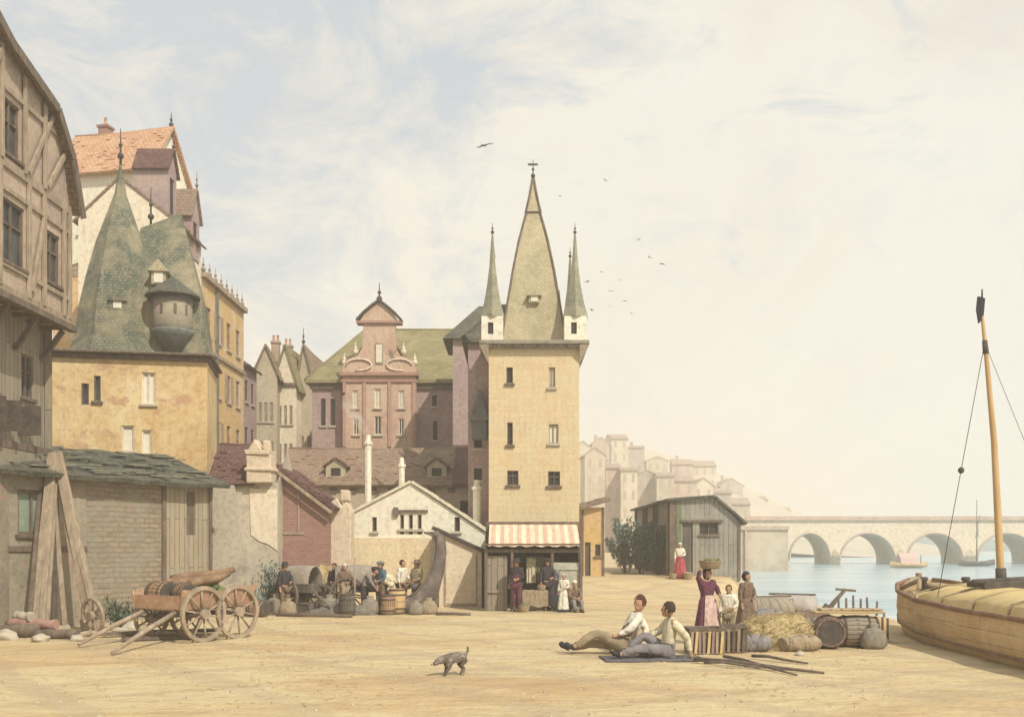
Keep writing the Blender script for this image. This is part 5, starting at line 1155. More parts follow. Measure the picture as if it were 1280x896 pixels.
# wicker crates in front of the standing woman
def crate(x,y,w,h,d,rz,label,mats):
    B=empty('wicker_crate',(x,y,0),rz,label,'crate','slatted wicker crates beside the seated men')
    m=MB(); m.bx(-w/2,w/2,-d/2,d/2,.02,.06); m.bx(-w/2-.02,w/2+.02,-d/2-.02,-d/2+.03,h-.05,h,.01); m.bx(-w/2-.02,w/2+.02,d/2-.03,d/2+.02,h-.05,h,.01); m.bx(-w/2-.02,-w/2+.03,-d/2+.03,d/2-.03,h-.05,h); m.bx(w/2-.03,w/2+.02,-d/2+.03,d/2-.03,h-.05,h); m.build('frame',TIMBER,B)
    n=int(w/.09)
    for k,mt in enumerate(mats):
        m=MB()
        for i in range(n):
            if i%len(mats)!=k: continue
            u=-w/2+w*(i+.5)/n
            for y_ in (-d/2,d/2): m.bar((u-.02,y_,.03),(u+random.uniform(-.03,.03),y_,h-.02),.055,.02,up=(0,1,0))
        if k==0:
            for i in range(int(d/.1)):
                for x_ in (-w/2,w/2): v=-d/2+d*(i+.5)/int(d/.1); m.bar((x_,v,.03),(x_,v,h-.02),.02,.05,up=(0,1,0))
        m.build('slats',mt,B)
    m=MB(); m.bx(-w/2+.03,w/2-.03,-d/2+.04,d/2-.04,.06,h*.8,.02); m.build('contents',CL_BROWN,B,.02)
    return B
crate(X(880,20.9),20.9,.72,.56,.5,R(4),'slatted crate directly in front of the purple-dressed woman',[TIMBER_L,rough('slat_ochre',(.46,.33,.14),(.55,.42,.2),None,6),rough('slat_purple',(.22,.14,.15),(.3,.2,.2),None,6)])
crate(X(916,21.3),21.2,.5,.58,.5,R(-10),'greyish slatted crate nearer the straw mound',[TIMBER,TIMBER_L])
for i,(a,Da,b,Db,r,l) in enumerate(((868,19.4,1030,17.6,.045,'longest thin pole lying on the sand, tip furthest right'),(905,19.9,996,17.3,.035,'pole whose tip lies nearest the viewer'),(880,18.9,960,18.3,.03,'short stick beside the long poles'),(940,20.0,1010,19.0,.035,'stick lying just before the straw mound'))):
    m=MB(); A=Vector((X(a,Da),Da,.06)); B_=Vector((X(b,Db),Db,.03)); m.tube([A,A.lerp(B_,.3)+Vector((0,.04,.03)),A.lerp(B_,.65)+Vector((0,-.03,.01)),B_],[r,r*.9,r*.8,r*.5],7); tag(m.build('pole',TIMBER),l,'pole','poles lying before the seated men')
stone(X(1000,20.6),20.6,.1,'small stone near the pole tips')
# pebbles: uncountable small stones & straw litter
random.seed(21); m=MB()
for i in range(1700):
    y=11+ (random.random()**.7)*28; px=random.uniform(-20,1120); x=X(px,y)
    if x>shore(y)-.4: continue
    s=random.uniform(.01,.035); M=Matrix.Rotation(random.uniform(0,6),3,'Z'); c=Vector((x,y,ground_z(x,y)+s*.2))
    m.add([c+M@Vector(v)*s for v in ((-1,-.7,-.4),(1,-.6,-.4),(.9,.8,-.4),(-.8,.7,-.4),(-.5,-.3,.5),(.5,-.3,.45),(.4,.4,.5),(-.4,.4,.4))],[(0,3,2,1),(4,5,6,7),(0,1,5,4),(1,2,6,5),(2,3,7,6),(3,0,4,7)])
tag(m.build('pebbles',STONE),'scattered pebbles on the sand',kind='stuff')
m=MB()
for i in range(900):
    y=14+random.random()*18; px=random.choice([random.gauss(960,70),random.gauss(390,60),random.gauss(230,90),random.uniform(0,1100)]); x=X(px,y)
    if x>shore(y)-.4: continue
    a=random.uniform(0,6.28); l_=random.uniform(.05,.16); c=Vector((x,y,ground_z(x,y)+.012)); m.bar(c,c+Vector((math.cos(a)*l_,math.sin(a)*l_,random.uniform(0,.02))),.008)
tag(m.build('straw_litter',HAY),'loose straw scattered on the sand',kind='stuff')

H2=copy_tree(HC); put(H2,(X(378,33),33.0,0),R(-24),'second dark hooded cart standing before the maroon brick hut')
# load of the cart, clutter round it
BRL=planks('cask_brown',(.34,.21,.12),(.42,.28,.17),(.12,.07,.05),.09,.3)
def atc(x,y,z): return Matrix.Translation((-7.75,24.3,0))@Matrix.Rotation(R(58),4,'Z')@Vector((x,y,z))
barrel('brown cask lying across the front of the vegetable cart',atc(-.72,.3,1.12),.3,.62,(R(90),0,R(58)),mat=BRL)
barrel('brown cask lying at the right front corner of the cart',atc(-.62,-.42,1.12),.27,.6,(R(90),0,R(40)),mat=BRL)
LGB=rough('cart_log',(.15,.09,.055),(.24,.15,.09),(.34,.23,.15),6)
for i,(x,y,z,a,l) in enumerate(((.1,-.4,1.42,12,'brown log on top of the cart load, right side'),(.2,.1,1.40,-8,'brown log on top of the cart load, middle'),(-.1,.5,1.38,25,'brown log on top of the cart load, far side'),(.5,.3,1.52,-30,'crooked brown log sticking up at the back of the cart load'))):
    p=atc(x,y,z); m=MB(); m.tube([(-.75,0,0),(-.3,.04,.02),(.3,-.03,.0),(.8,.02,.06)],[.1,.11,.1,.08],9); o=m.build('log',LGB); o.location=p; o.rotation_euler=(0,R(-6),R(58+a)); tag(o,l,'log','logs loaded on the cart')
for i,(px,D,ln,a,l) in enumerate(((205,24.0,1.9,20,'dark board on the ground under the cart shafts'),(188,25.2,1.6,-5,'grey board on the ground behind the shafts'),(228,25.6,1.7,8,'dark board on the ground below the cart body'),(160,24.9,1.3,35,'short board on the ground left of the cart'))):
    m=MB(); m.bx(-ln/2,ln/2,-.14,.14,0,.06,.02); o=m.build('board',[TIMBER,TIMBER_L,TIMBER_D,TIMBER][i]); o.location=(X(px,D),D,.03+.01*i); o.rotation_euler=(0,0,R(a)); tag(o,l,'board','boards lying under the cart')
shrub('shrub',X(152,27),27,.5,.75,500,LEAF,'low scrubby weed clump right of the loose cart wheel')
shrub('shrub',X(200,28),28.2,.7,.7,600,LEAF,'low weed clump against the shed wall behind the cart')
# thin planks leaning at far left
for i,(px,tx,D,w_,l) in enumerate(((58,78,26.9,.13,'thin grey plank leaning between the two timber props'),(36,60,26.4,.11,'narrow plank leaning just left of the left prop'),(82,72,27.0,.12,'thin upright plank right of the prop crossing'),(104,80,27.2,.1,'thin plank slanting right beside the right prop'),(70,74,26.8,.09,'dark narrow lath in the middle of the leaning planks'))):
    m=MB(); p=Vector((X(tx,28.0),28.0-.35,Z(576+i*6,28))); q=Vector((X(px,D-1.0),D-1.0,.02)); m.bar(q,p,w_,.05,w_*.9,up=(0,1,0)); tag(m.build('leaning_plank',[TIMBER_L,TIMBER,TIMBER_L,TIMBER_L,TIMBER_D][i]),l,'plank','thin planks leaning on the shed')
# sacks and crates in the yard
def sack(px,D,s,mt,label,z=0,rz=0):
    m=MB(); m.lathe([(.05,0),(.30,.02),(.37,.12),(.36,.28),(.31,.46),(.20,.56),(.10,.59),(.15,.67),(.11,.69)],(0,0,0),14,True,0,.09,1,.75); o=m.build('sack',mt); o.location=(X(px,D),D,z); o.rotation_euler=(0,0,rz); o.scale=(s,s,s); tag(o,label,'sack','sacks standing in the yard')
SKM=rough('sack_cloth',(.16,.14,.12),(.24,.21,.17),(.32,.28,.22),8)
sack(346,32.4,1.0,SKM,'grey sack before the bluish shrub'); sack(360,32.2,.8,CL_TAN,'small tan sack beside the grey sack'); sack(412,32.6,.95,SKM,'grey sack right of the yellow hay heap'); sack(424,32.4,.75,CL_GREY,'dark small sack by the hooded cart wheel'); sack(462,32.5,.9,SKM,'grey sack behind the upright pole'); sack(536,32.6,.8,CL_TAN,'tan sack under the skiff prow'); sack(520,32.4,.7,SKM,'small grey sack before the skiff hull')
def box_crate(px,D,w,h,rz,label):
    B=empty('wooden_crate',(X(px,D),D,0),rz,label,'crate','wooden crates in the yard')
    m=MB(); m.bx(-w/2+.02,w/2-.02,-w/2+.02,w/2-.02,0,h-.02); m.build('crate_body',WD_DARK,B); m=MB()
    for a in (-1,1):
        for b in (-1,1): m.bx(a*w/2-.03,a*w/2+.03,b*w/2-.03,b*w/2+.03,0,h)
    for z in (.04,h-.07):
        m.bx(-w/2+.03,w/2-.03,-w/2-.02,-w/2+.018,z,z+.06)
    m.build('crate_frame',TIMBER,B)
box_crate(330,32.3,.6,.5,R(15),'dark wooden crate before the small bluish shrub'); box_crate(384,32.6,.5,.42,R(-20),'small wooden crate in front of the yellow hay heap')
YW=empty('loose_cart_wheel',(X(402,33),32.9,0),R(14),'spare cart wheel leaning in front of the yellow hay heap','wheel'); wheel(YW,(0,0,.5),.5,'rim',(.2,1,.15),10,TIMBER,.12)

barrel('small dark barrel standing between the hooded cart and blue figure',(X(486,32.6),32.4,.33),.24,.66,mat=BRL)
barrel('dark barrel standing left of the first grey sack',(X(436,32.2),31.9,.36),.27,.72,mat=WD_DARK)
barrel('brown cask lying on the sand left of the bluish shrub',(X(322,31.4),31.4,.26),.26,.6,(R(90),0,R(70)),mat=BRL)
def bundle(px,D,l_,r,rz,mt,label,z=None):
    m=MB(); k=14
    pts=[(l_*(i/k-.5),.03*math.sin(i),.02*math.sin(i*1.7)) for i in range(k+1)]; rr=[r*(.55+.45*math.sin(math.pi*(.12+.76*i/k)))*random.uniform(.93,1.05)*(.82 if i in (4,10) else 1) for i in range(k+1)]
    m.tube(pts,rr,12); o=m.build('bundle',mt); o.location=(X(px,D),D,r*.85 if z is None else z); o.rotation_euler=(0,0,R(rz)); tag(o,label,'bundle','cloth bundles on the quay'); return o
bundle(938,21.3,.8,.2,-10,CL_GREY,'grey tied bundle before the straw mound, nearest the crates')
bundle(1000,21.4,.85,.19,15,CL_TAN,'tan tied bundle between straw mound and reddish barrel')
bundle(1016,24.5,1.0,.26,-20,SKM,'dark tied bundle behind the lying barrels')
bundle(1008,26.5,1.2,.3,12,CL_BROWN,'brown tied bundle behind the straw mound toward the water')
bundle(957,26.5,1.0,.32,20,CL_GREY,'grey tied bundle behind the straw mound by the bonneted woman')
sack(1092,21.9,.8,SKM,'dark sack at the right end of the lying barrels')
# ================================================================== PEOPLE
def skin_geo(verts,edges,radii,root=0,sub=2):
    me=bpy.data.meshes.new('tmp'); me.from_pydata([tuple(v) for v in verts],edges,[]); ob=bpy.data.objects.new('tmp',me); C.objects.link(ob)
    sk=ob.modifiers.new('s','SKIN'); sk.use_smooth_shade=True
    if not me.skin_vertices: raise RuntimeError('no skin layer')
    for i,sv in enumerate(me.skin_vertices[0].data):
        r=radii[i]; sv.radius=(r,r) if not hasattr(r,'__len__') else r; sv.use_root=(i==root)
    ss=ob.modifiers.new('u','SUBSURF'); ss.levels=sub; ss.render_levels=sub
    dg=bpy.context.evaluated_depsgraph_get(); ev=ob.evaluated_get(dg); m2=ev.to_mesh()
    vs=[v.co.copy() for v in m2.vertices]; fs=[tuple(p.vertices) for p in m2.polygons]; ev.to_mesh_clear()
    bpy.data.objects.remove(ob); bpy.data.meshes.remove(me); return vs,fs
def chain(d,names): return [names[i:i+2] for i in range(len(names)-1)]
BASE=dict(pel=(0,0,.93),spi=(0,.01,1.12),che=(0,0,1.32),nec=(0,0,1.46),hea=(0,-.01,1.55),
 shL=(.17,0,1.40),elL=(.23,.02,1.13),wrL=(.24,-.06,.90),haL=(.24,-.08,.83), shR=(-.17,0,1.40),elR=(-.23,.02,1.13),wrR=(-.24,-.06,.90),haR=(-.24,-.08,.83),
 hiL=(.09,0,.88),knL=(.10,-.02,.48),anL=(.10,.02,.08),toL=(.12,-.15,.035), hiR=(-.09,0,.88),knR=(-.10,-.02,.48),anR=(-.10,.02,.08),toR=(-.12,-.15,.035))
RAD=dict(pel=(.15,.11),spi=(.125,.095),che=(.15,.105),nec=.052,hea=.06,sh=.065,el=.044,wr=.029,ha=.034,hi=.092,kn=.06,an=.04,to=.034)
def rad(k,f=1,add=0):
    r=RAD.get(k) or RAD[k[:2]]
    return tuple(x*f+add for x in r) if hasattr(r,'__len__') else r*f+add
EDG=[('pel','spi'),('spi','che'),('che','nec'),('nec','hea')]+[e for s in 'LR' for e in (('che','sh'+s),('sh'+s,'el'+s),('el'+s,'wr'+s),('wr'+s,'ha'+s),('pel','hi'+s),('hi'+s,'kn'+s),('kn'+s,'an'+s),('an'+s,'to'+s))]
def sk_sub(P,edges,f=1,add=0,over={},root=None):
    ks=[]; 
    for a,b in edges:
        for k in (a,b):
            if k not in ks: ks.append(k)
    return skin_geo([P[k] for k in ks],[(ks.index(a),ks.index(b)) for a,b in edges],[over.get(k,rad(k,f,add)) for k in ks],ks.index(root) if root else 0)
def fold(m,a=.016):
    for i,v in enumerate(m.v):
        n_=noise.noise_vector(Vector((v.x*11,v.y*11,v.z*16))); m.v[i]=v+n_*a
def person(label,loc,rz,pose={},shirt=CL_WHITE,legs=CL_BROWN,hair=HAIR_D,hat=None,skirt=None,apron=None,scale=1,sleeves=True,look=0,tilt=0,shoes=CL_BLACK,waistcoat=None,cat='person',long_hair=False,hatm=None,skirt_lean=(0,0),skirt_top=None,grp=None):
    P={k:Vector(v) for k,v in BASE.items()}
    for k,v in pose.items(): P[k]=Vector(v)
    A=empty('person',loc,rz,label,cat,grp); A.scale=(scale,)*3
    m=MB(); vs,fs=sk_sub(P,EDG,root='pel'); m.add(vs,fs,True)
    # head with face
    up=(P['hea']-P['nec']).normalized(); H=Matrix.Translation(P['hea']+up*.06)@Matrix.Rotation(look,4,'Z')@Matrix.Rotation(tilt,4,'X')
    m.M=H; m.ball((0,0,0),1,18,14,(.078,.096,.118)); m.ball((0,-.045,-.06),1,12,8,(.05,.055,.06))
    m.prism([(-.098,.02),(-.124,-.025),(-.094,-.032)],lambda a,b,t:(t,a,b),-.013,.013)
    for s in (-1,1): m.ball((s*.079,.01,-.01),1,8,6,(.014,.022,.032)); m.ball((s*.03,-.088,.008),.013,8,6)
    m.bar((-.022,-.095,-.055),(.022,-.095,-.055),.012,.01)
    m.M=Matrix.Identity(4)
    # hands: palm + fingers
    for s in 'LR':
        w_,h_=P['wr'+s],P['ha'+s]; d_=(h_-w_).normalized(); sd=d_.cross(Vector((0,1,0)) if abs(d_.y)<.8 else Vector((1,0,0))).normalized(); nn=d_.cross(sd)
        for i,(o,l) in enumerate(((-.026,.06),(-.009,.072),(.009,.068),(.026,.052))):
            b0=h_+sd*o; m.tube([b0-d_*.01,b0+d_*l*.55+nn*.004,b0+d_*l+nn*.02],[.0095,.009,.007],6)
        tb=h_-d_*.03+sd*.03*(1); m.tube([tb,tb+sd*.028+d_*.02,tb+sd*.032+d_*.05],[.011,.010,.008],6)
    m.k=1; m.M=H
    for s in (-1,1): m.ball((s*.03,-.098,.008),.006,6,5)
    body=m.build('body',[SKIN,CL_BLACK],A)
    # hair
    m=MB(); m.M=H@Matrix.Rotation(R(-16),4,'X'); vs=[]
    m.ball((0,.014,.022),1,18,12,(.094,.108,.120)) if not long_hair else (m.ball((0,.014,.022),1,18,12,(.09,.102,.112)),m.ball((0,.07,-.06),1,12,8,(.075,.06,.1)))
    # keep only the cap of hair above the face
    me=m.build('hair',hair,A)
    bm=bmesh.new(); bm.from_mesh(me.data); Hi=(H).inverted()
    kill=[v for v in bm.verts if (lambda q:(q.y<-.035 and q.z<.055) or (q.z<-.06 and not long_hair))(Hi@v.co)]
    bmesh.ops.delete(bm,geom=kill,context='VERTS'); bmesh.ops.solidify(bm,geom=bm.faces[:],thickness=.006)
    for v in bm.verts: v.co+=noise.noise_vector(v.co*38)*.012
    bm.to_mesh(me.data); bm.free()
    # clothes
    te=[('pel','spi'),('spi','che')]+[e for s in 'LR' for e in ([('che','sh'+s),('sh'+s,'el'+s)]+([('el'+s,'wr'+s)] if sleeves else []))]
    P2=dict(P); 
    if sleeves:
        for s in 'LR': P2['wr'+s]=P['wr'+s].lerp(P['el'+s],.12)
    P2['nk']=P['che'].lerp(P['nec'],.62); RAD['nk']=.075
    m=MB(); vs,fs=sk_sub(P2,te+[('che','nk')],1.08,.016,root='pel'); m.add(vs,fs,True); fold(m); sh=m.build('shirt',shirt,A)
    if waistcoat:
        m=MB(); vs,fs=sk_sub(P2,[('pel','spi'),('spi','che'),('che','shL'),('che','shR')],1.1,.028,over={'shL':.07,'shR':.07},root='spi'); m.add(vs,fs,True); fold(m); m.build('waistcoat',waistcoat,A)
    if not skirt:
        for s in 'LR': P2['an'+s]=P['an'+s].lerp(P['kn'+s],.12)
        m=MB(); vs,fs=sk_sub(P2,[e for s in 'LR' for e in (('pel','hi'+s),('hi'+s,'kn'+s),('kn'+s,'an'+s))],1.1,.016,root='pel'); m.add(vs,fs,True); fold(m); m.build('trousers',legs,A)
    else:
        m=MB(); top=P['spi'] if skirt_top is None else Vector(skirt_top); n=40; vs=[]; prof=[(.13,0,1),(.19,.12,1),(.25,.4,1),(.31,.75,1),(.35,1,1)]
        bot=Vector((skirt_lean[0],skirt_lean[1],.03))
        for r_,t,_ in prof:
            c=top.lerp(bot,t)
            for k in range(n):
                a=2*math.pi*k/n; rr=r_*(1+.09*t*math.sin(a*9+1)+.04*t*math.sin(a*4)); vs.append(c+Vector((rr*math.cos(a),rr*.85*math.sin(a),0)))
        fs=[(i*n+k,i*n+(k+1)%n,(i+1)*n+(k+1)%n,(i+1)*n+k) for i in range(len(prof)-1) for k in range(n)]+[tuple(range(n)),tuple((len(prof)-1)*n+k for k in range(n))[::-1]]
        m.add(vs,fs,True); m.build('skirt',skirt,A)
        if apron:
            m=MB(); vs=[]
            for r_,t,_ in prof[:]:
                c=top.lerp(bot,t*.9)
                for k in range(11):
                    a=R(-90)+R(95)*(k/10-.5); rr=(r_+.012)*(1+.09*t*math.sin(a*9+1)+.04*t*math.sin(a*4))+.01; vs.append(c+Vector((rr*math.cos(a),rr*.85*math.sin(a),0)))
            q=len(vs); vs+=[v+Vector((0,-.008,0)) for v in vs]; fs=[]
            for i in range(len(prof)-1):
                for k in range(10): b=i*11+k; fs+=[(b,b+1,b+12,b+11),(q+b,q+b+11,q+b+12,q+b+1)]
            m.add(vs,fs,True); m.build('apron',apron,A)
    for s in 'LR':
        m=MB(); vs,fs=skin_geo([P['an'+s]+(P['kn'+s]-P['an'+s])*.06,P['an'+s]-(P['kn'+s]-P['an'+s]).normalized()*.02,P['to'+s]],[(0,1),(1,2)],[.055,.055,.045],1,1); m.add(vs,fs,True); m.build('shoe',shoes,A)
    if hat:
        m=MB(); m.M=H
        if hat=='brim': m.lathe([(.2,.05),(.21,.055),(.2,.065),(.105,.075),(.1,.14),(.08,.17),(.01,.175)],(0,.01,0),18)
        elif hat=='cap': m.lathe([(.11,.03),(.135,.06),(.13,.1),(.08,.13),(.01,.14)],(0,.01,0),14); m.bx(-.06,.06,-.17,-.09,.035,.05)
        elif hat=='bonnet':
            m.ball((0,.03,.02),1,16,10,(.115,.115,.135)); m.lathe([(.115,-.01),(.15,.01),(.14,.02),(.1,.02)],(0,0,0),16)
        elif hat=='scarf': m.ball((0,.018,.025),1,16,10,(.098,.108,.12))
        o=m.build('hat' if hat!='bonnet' else 'bonnet',hatm or CL_BLACK,A)
        if hat in('bonnet','scarf'):
            bm=bmesh.new(); bm.from_mesh(o.data); Hi=H.inverted(); bmesh.ops.delete(bm,geom=[v for v in bm.verts if (lambda q:q.y<-.05 and q.z<.05)(Hi@v.co)],context='VERTS'); bm.to_mesh(o.data); bm.free()
    return A
# --- reclining man facing left, on his side leaning on an elbow (local -x is his feet direction); built in world axes
def G(px,D,z=0): return Vector((X(px,D),D,ground_z(X(px,D),D)+z))
m1=dict(pel=(0,0,.17),spi=(.10,.02,.34),che=(.20,.04,.52),nec=(.24,.03,.66),hea=(.25,.01,.74),
 shL=(.24,-.13,.60),elL=(.08,-.22,.40),wrL=(-.12,-.2,.30),haL=(-.19,-.18,.28), shR=(.22,.20,.60),elR=(.40,.22,.36),wrR=(.30,.10,.20),haR=(.26,.06,.16),
 hiL=(-.04,-.09,.16),knL=(-.44,-.14,.34),anL=(-.82,-.16,.10),toL=(-.94,-.16,.20), hiR=(-.04,.09,.14),knR=(-.46,.08,.16),anR=(-.90,.10,.08),toR=(-1.0,.12,.18))
person('reclining man in white shirt and brown waistcoat, legs stretched out to the left',G(788,20.8)+Vector((-.15,0,0)),0,m1,CL_WHITE,rough('brown_breeches',(.22,.17,.11),(.30,.24,.16),None,8),HAIR_B,None,None,scale=1.32,look=R(-50),tilt=R(10),waistcoat=CL_BROWN,hatm=HAIR_B)
m2=dict(pel=(0,0,.13),spi=(.02,.0,.33),che=(.07,0,.52),nec=(.06,0,.66),hea=(.03,-.01,.74),
 shL=(.08,-.17,.60),elL=(.28,-.2,.36),wrL=(.34,-.2,.10),haL=(.36,-.2,.04), shR=(.06,.17,.60),elR=(-.10,.2,.42),wrR=(-.28,.12,.36),haR=(-.35,.1,.36),
 hiL=(-.04,-.09,.13),knL=(-.42,-.16,.20),anL=(-.82,-.22,.08),toL=(-.92,-.26,.17), hiR=(-.04,.09,.14),knR=(-.36,.10,.38),anR=(-.66,.08,.10),toR=(-.78,.06,.06))
person('seated man in cream shirt leaning back on his arm beside the crate',G(834,20.0),0,m2,CL_CREAM,CL_GREY,HAIR_D,None,None,scale=1.25,look=R(-120),tilt=R(0))
m=MB(); m.bx(-.5,.5,-.3,.3,0,.1,.04); 
BL=empty('folded_blanket',G(815,19.9),R(5),'dark blue-grey blanket spread under the two seated men','blanket')
mm=MB(); vs=[]; n_=20
for j in range(9):
    for i in range(n_+1): vs.append((-1.0+2.0*i/n_,-.42+.84*j/8,.02+.03*noise.noise(Vector((i*.4,j*.5,2)))+.02))
q=len(vs); vs+=[(a,b,0) for a,b,c_ in vs]; fs=[]
for j in range(8):
    for i in range(n_): b=j*(n_+1)+i; fs.append((b,b+1,b+n_+2,b+n_+1))
for i in range(n_): fs += [(i,i+1,q+i+1,q+i),(8*(n_+1)+i+1,8*(n_+1)+i,q+8*(n_+1)+i,q+8*(n_+1)+i+1)]
mm.add(vs,fs,True); mm.build('cloth',cloth('blanket_cloth',(.13,.12,.13)),BL)
# bottle-like bundle between them
basket(X(806,20.0),20.1,.03,.13,.16,'small dark basket of greens between the two seated men',GREENV)
# standing woman with basket on her head
m3=dict(shL=(.16,0,1.40),elL=(.26,-.05,1.22),wrL=(.18,-.22,1.12),haL=(.12,-.27,1.12),elR=(-.27,.0,1.5),wrR=(-.20,-.03,1.72),haR=(-.17,-.03,1.79),shR=(-.17,0,1.41))
wo=person('standing woman in dark purple dress and pink apron carrying a basket on her head',G(884,22.8),R(28),m3,CL_PURPLE,CL_PURPLE,HAIR_D,'scarf',CL_PURPLE,CL_PINK,scale=1.02,look=R(10),hatm=CL_BLACK,long_hair=True)
B=basket(X(887,22.8),22.75,1.74,.26,.17,'shallow dark basket of greens carried on the woman\'s head',GREENV)
m4=dict(elL=(.24,-.06,1.15),wrL=(.1,-.2,1.08),haL=(.04,-.23,1.08))
person('fair-haired child in white shirt standing beside the purple-dressed woman',G(911,22.6),R(-20),m4,CL_WHITE,CL_TAN,HAIR_Y,None,None,scale=.80,cat='child')
person('woman in black bonnet and brown shawl behind the straw mound',G(933,24.2),R(35),m4,CL_BROWN,CL_BROWN,HAIR_D,'bonnet',CL_BROWN,None,scale=.93,waistcoat=CL_BROWN)
# people at the stall
person('man in long dark purplish coat standing at the stall left',G(646,33.9),R(-20),m4,CL_BLACK,CL_PURPLE,HAIR_D,'brim',None,scale=1.03,waistcoat=CL_PURPLE)
person('dark-coated figure standing right of the trestle table',G(684,34.3),R(20),m4,CL_BLACK,CL_BLACK,HAIR_D,'cap',None,scale=1.03)
person('figure with pale shawl and dark skirt close behind the dark-coated one',G(692,34.6),R(-30),{},CL_GREY,CL_BLACK,HAIR_D,'scarf',CL_BLACK,None,scale=.98,hatm=CL_BLACK)
person('short stall woman in white blouse and blue skirt with white apron',G(705,33.5),R(-15),m4,CL_WHITE,CL_BLUE,HAIR_B,'scarf',CL_BLUE,CL_WHITE,scale=.74,hatm=CL_PINK)
m5=dict(pel=(0,0,.30),spi=(0,-.02,.48),che=(0,-.08,.68),nec=(0,-.11,.82),hea=(0,-.14,.90),shL=(.17,-.08,.76),elL=(.22,-.22,.54),wrL=(.08,-.38,.48),haL=(.02,-.42,.46),shR=(-.17,-.08,.76),elR=(-.22,-.22,.54),wrR=(-.08,-.38,.48),haR=(-.02,-.42,.46),
 hiL=(.09,-.02,.28),knL=(.14,-.42,.40),anL=(.13,-.5,.06),toL=(.14,-.64,.03),hiR=(-.09,-.02,.28),knR=(-.14,-.42,.40),anR=(-.13,-.5,.06),toR=(-.14,-.64,.03))
def seat(x,y,h,label,rz=0):
    T=empty('low_stool',(x,y,0),rz,label,'stool'); m=MB(); m.bx(-.16,.16,-.13,.13,h-.04,h,.005); m.build('seat',TIMBER_L,T)
    for a in (-.12,.12):
        for b in (-.1,.1): m=MB(); m.bar((a*1.2,b*1.2,0),(a,b,h-.04),.035); m.build('leg',TIMBER,T)
person('seated stall woman in white cap and brown shawl by the flat basket',G(716,33.6),R(20),m5,CL_BROWN,CL_GREY,HAIR_D,'scarf',None,scale=.98,hatm=CL_WHITE)
seat(X(716,33.6),33.62,.2,'low stool under the seated stall woman')
# near the shed
m6=dict(m4)
person('woman in white blouse and red skirt standing by the boarded shed corner',G(850,48.6),R(-10),m6,CL_WHITE,CL_RED,HAIR_D,'scarf',CL_RED,None,scale=1.0,hatm=CL_WHITE)
basket(X(860,48.2),48.2,ground_z(X(860,48.2),48.2),.25,.3,'basket of pink goods beside the red-skirted woman',CL_PINK)
basket(X(842,48.2),48.4,ground_z(X(842,48.2),48.4),.2,.25,'plain basket left of the red-skirted woman')
# centre group
person('figure in blue smock bending between hooded cart and tub',G(476,32.9),R(-40),m4,CL_BLUE,CL_BROWN,HAIR_D,'cap',None,scale=1.0,hatm=CL_GREY)
person('man in white shirt standing at the skiff behind the tub',G(503,33.9),R(60),m4,CL_WHITE,CL_BROWN,HAIR_B,None,None,scale=1.02)

person('dark-jacketed man bending over the hooded cart wheel',G(455,32.7),R(80),dict(m4,spi=(0,-.06,1.10),che=(0,-.2,1.26),nec=(0,-.3,1.36),hea=(0,-.36,1.43),shL=(.17,-.2,1.32),shR=(-.17,-.2,1.32),elL=(.2,-.32,1.08),elR=(-.2,-.32,1.08),wrL=(.12,-.44,.9),wrR=(-.12,-.44,.9),haL=(.1,-.47,.84),haR=(-.1,-.47,.84)),CL_GREY,CL_BLACK,HAIR_D,'cap',None,scale=.98)
person('woman in brown dress and pale cap standing behind the grey sacks',G(431,33.0),R(20),m4,CL_BROWN,CL_BROWN,HAIR_D,'scarf',CL_BROWN,CL_TAN,scale=.96,hatm=CL_CREAM)
person('man in pale smock standing behind the skiff hull',G(521,34.0),R(-30),m4,CL_TAN,CL_GREY,HAIR_D,'brim',None,scale=1.0,hatm=CL_BROWN)
person('man in dark coat leaning by the second hooded cart',G(356,32.3),R(50),m4,CL_BLACK,CL_BROWN,HAIR_D,'brim',None,scale=.97)
person('woman in grey dress with dark shawl right of the yellow hay heap',G(418,33.4),R(-20),m4,CL_BLACK,CL_GREY,HAIR_D,'scarf',CL_GREY,None,scale=.95,hatm=CL_BLACK)
# ================================================================== DOG
DG=empty('dog',(X(567,17.5),17.5,0),R(34),'small dark shaggy dog sniffing the sand with head lowered left','dog')
V=dict(rum=(.2,0,.36),bk=(.02,0,.37),che=(-.15,0,.33),nk=(-.26,0,.33),hd=(-.35,0,.29),mz=(-.46,0,.24),
 hl=(.22,.07,.27),kl=(.15,.085,.20),ol=(.26,.085,.11),fl=(.23,.085,.02),tl=(.19,.085,.012), hr=(.22,-.07,.27),kr=(.12,-.085,.20),orr=(.2,-.085,.11),fr=(.16,-.085,.02),tr=(.12,-.085,.012),
 sl=(-.15,.06,.24),el=(-.12,.065,.16),wl=(-.15,.065,.07),pl=(-.17,.065,.015), sr=(-.15,-.06,.24),er=(-.14,-.065,.16),wr=(-.2,-.065,.08),pr=(-.24,-.065,.02),
 t1=(.28,0,.40),t2=(.33,0,.47),t3=(.31,0,.54))
Rr=dict(rum=.112,bk=(.10,.10),che=.118,nk=.075,hd=.068,mz=.032,t1=.026,t2=.022,t3=.012)
ks=list(V); E=[('bk','rum'),('bk','che'),('che','nk'),('nk','hd'),('hd','mz'),('rum','hl'),('hl','kl'),('kl','ol'),('ol','fl'),('fl','tl'),('rum','hr'),('hr','kr'),('kr','orr'),('orr','fr'),('fr','tr'),('che','sl'),('sl','el'),('el','wl'),('wl','pl'),('che','sr'),('sr','er'),('er','wr'),('wr','pr'),('rum','t1'),('t1','t2'),('t2','t3')]
rr=[Rr.get(k,.055 if k in('hl','hr','sl','sr') else .035 if k in('kl','kr','el','er') else .027) for k in ks]
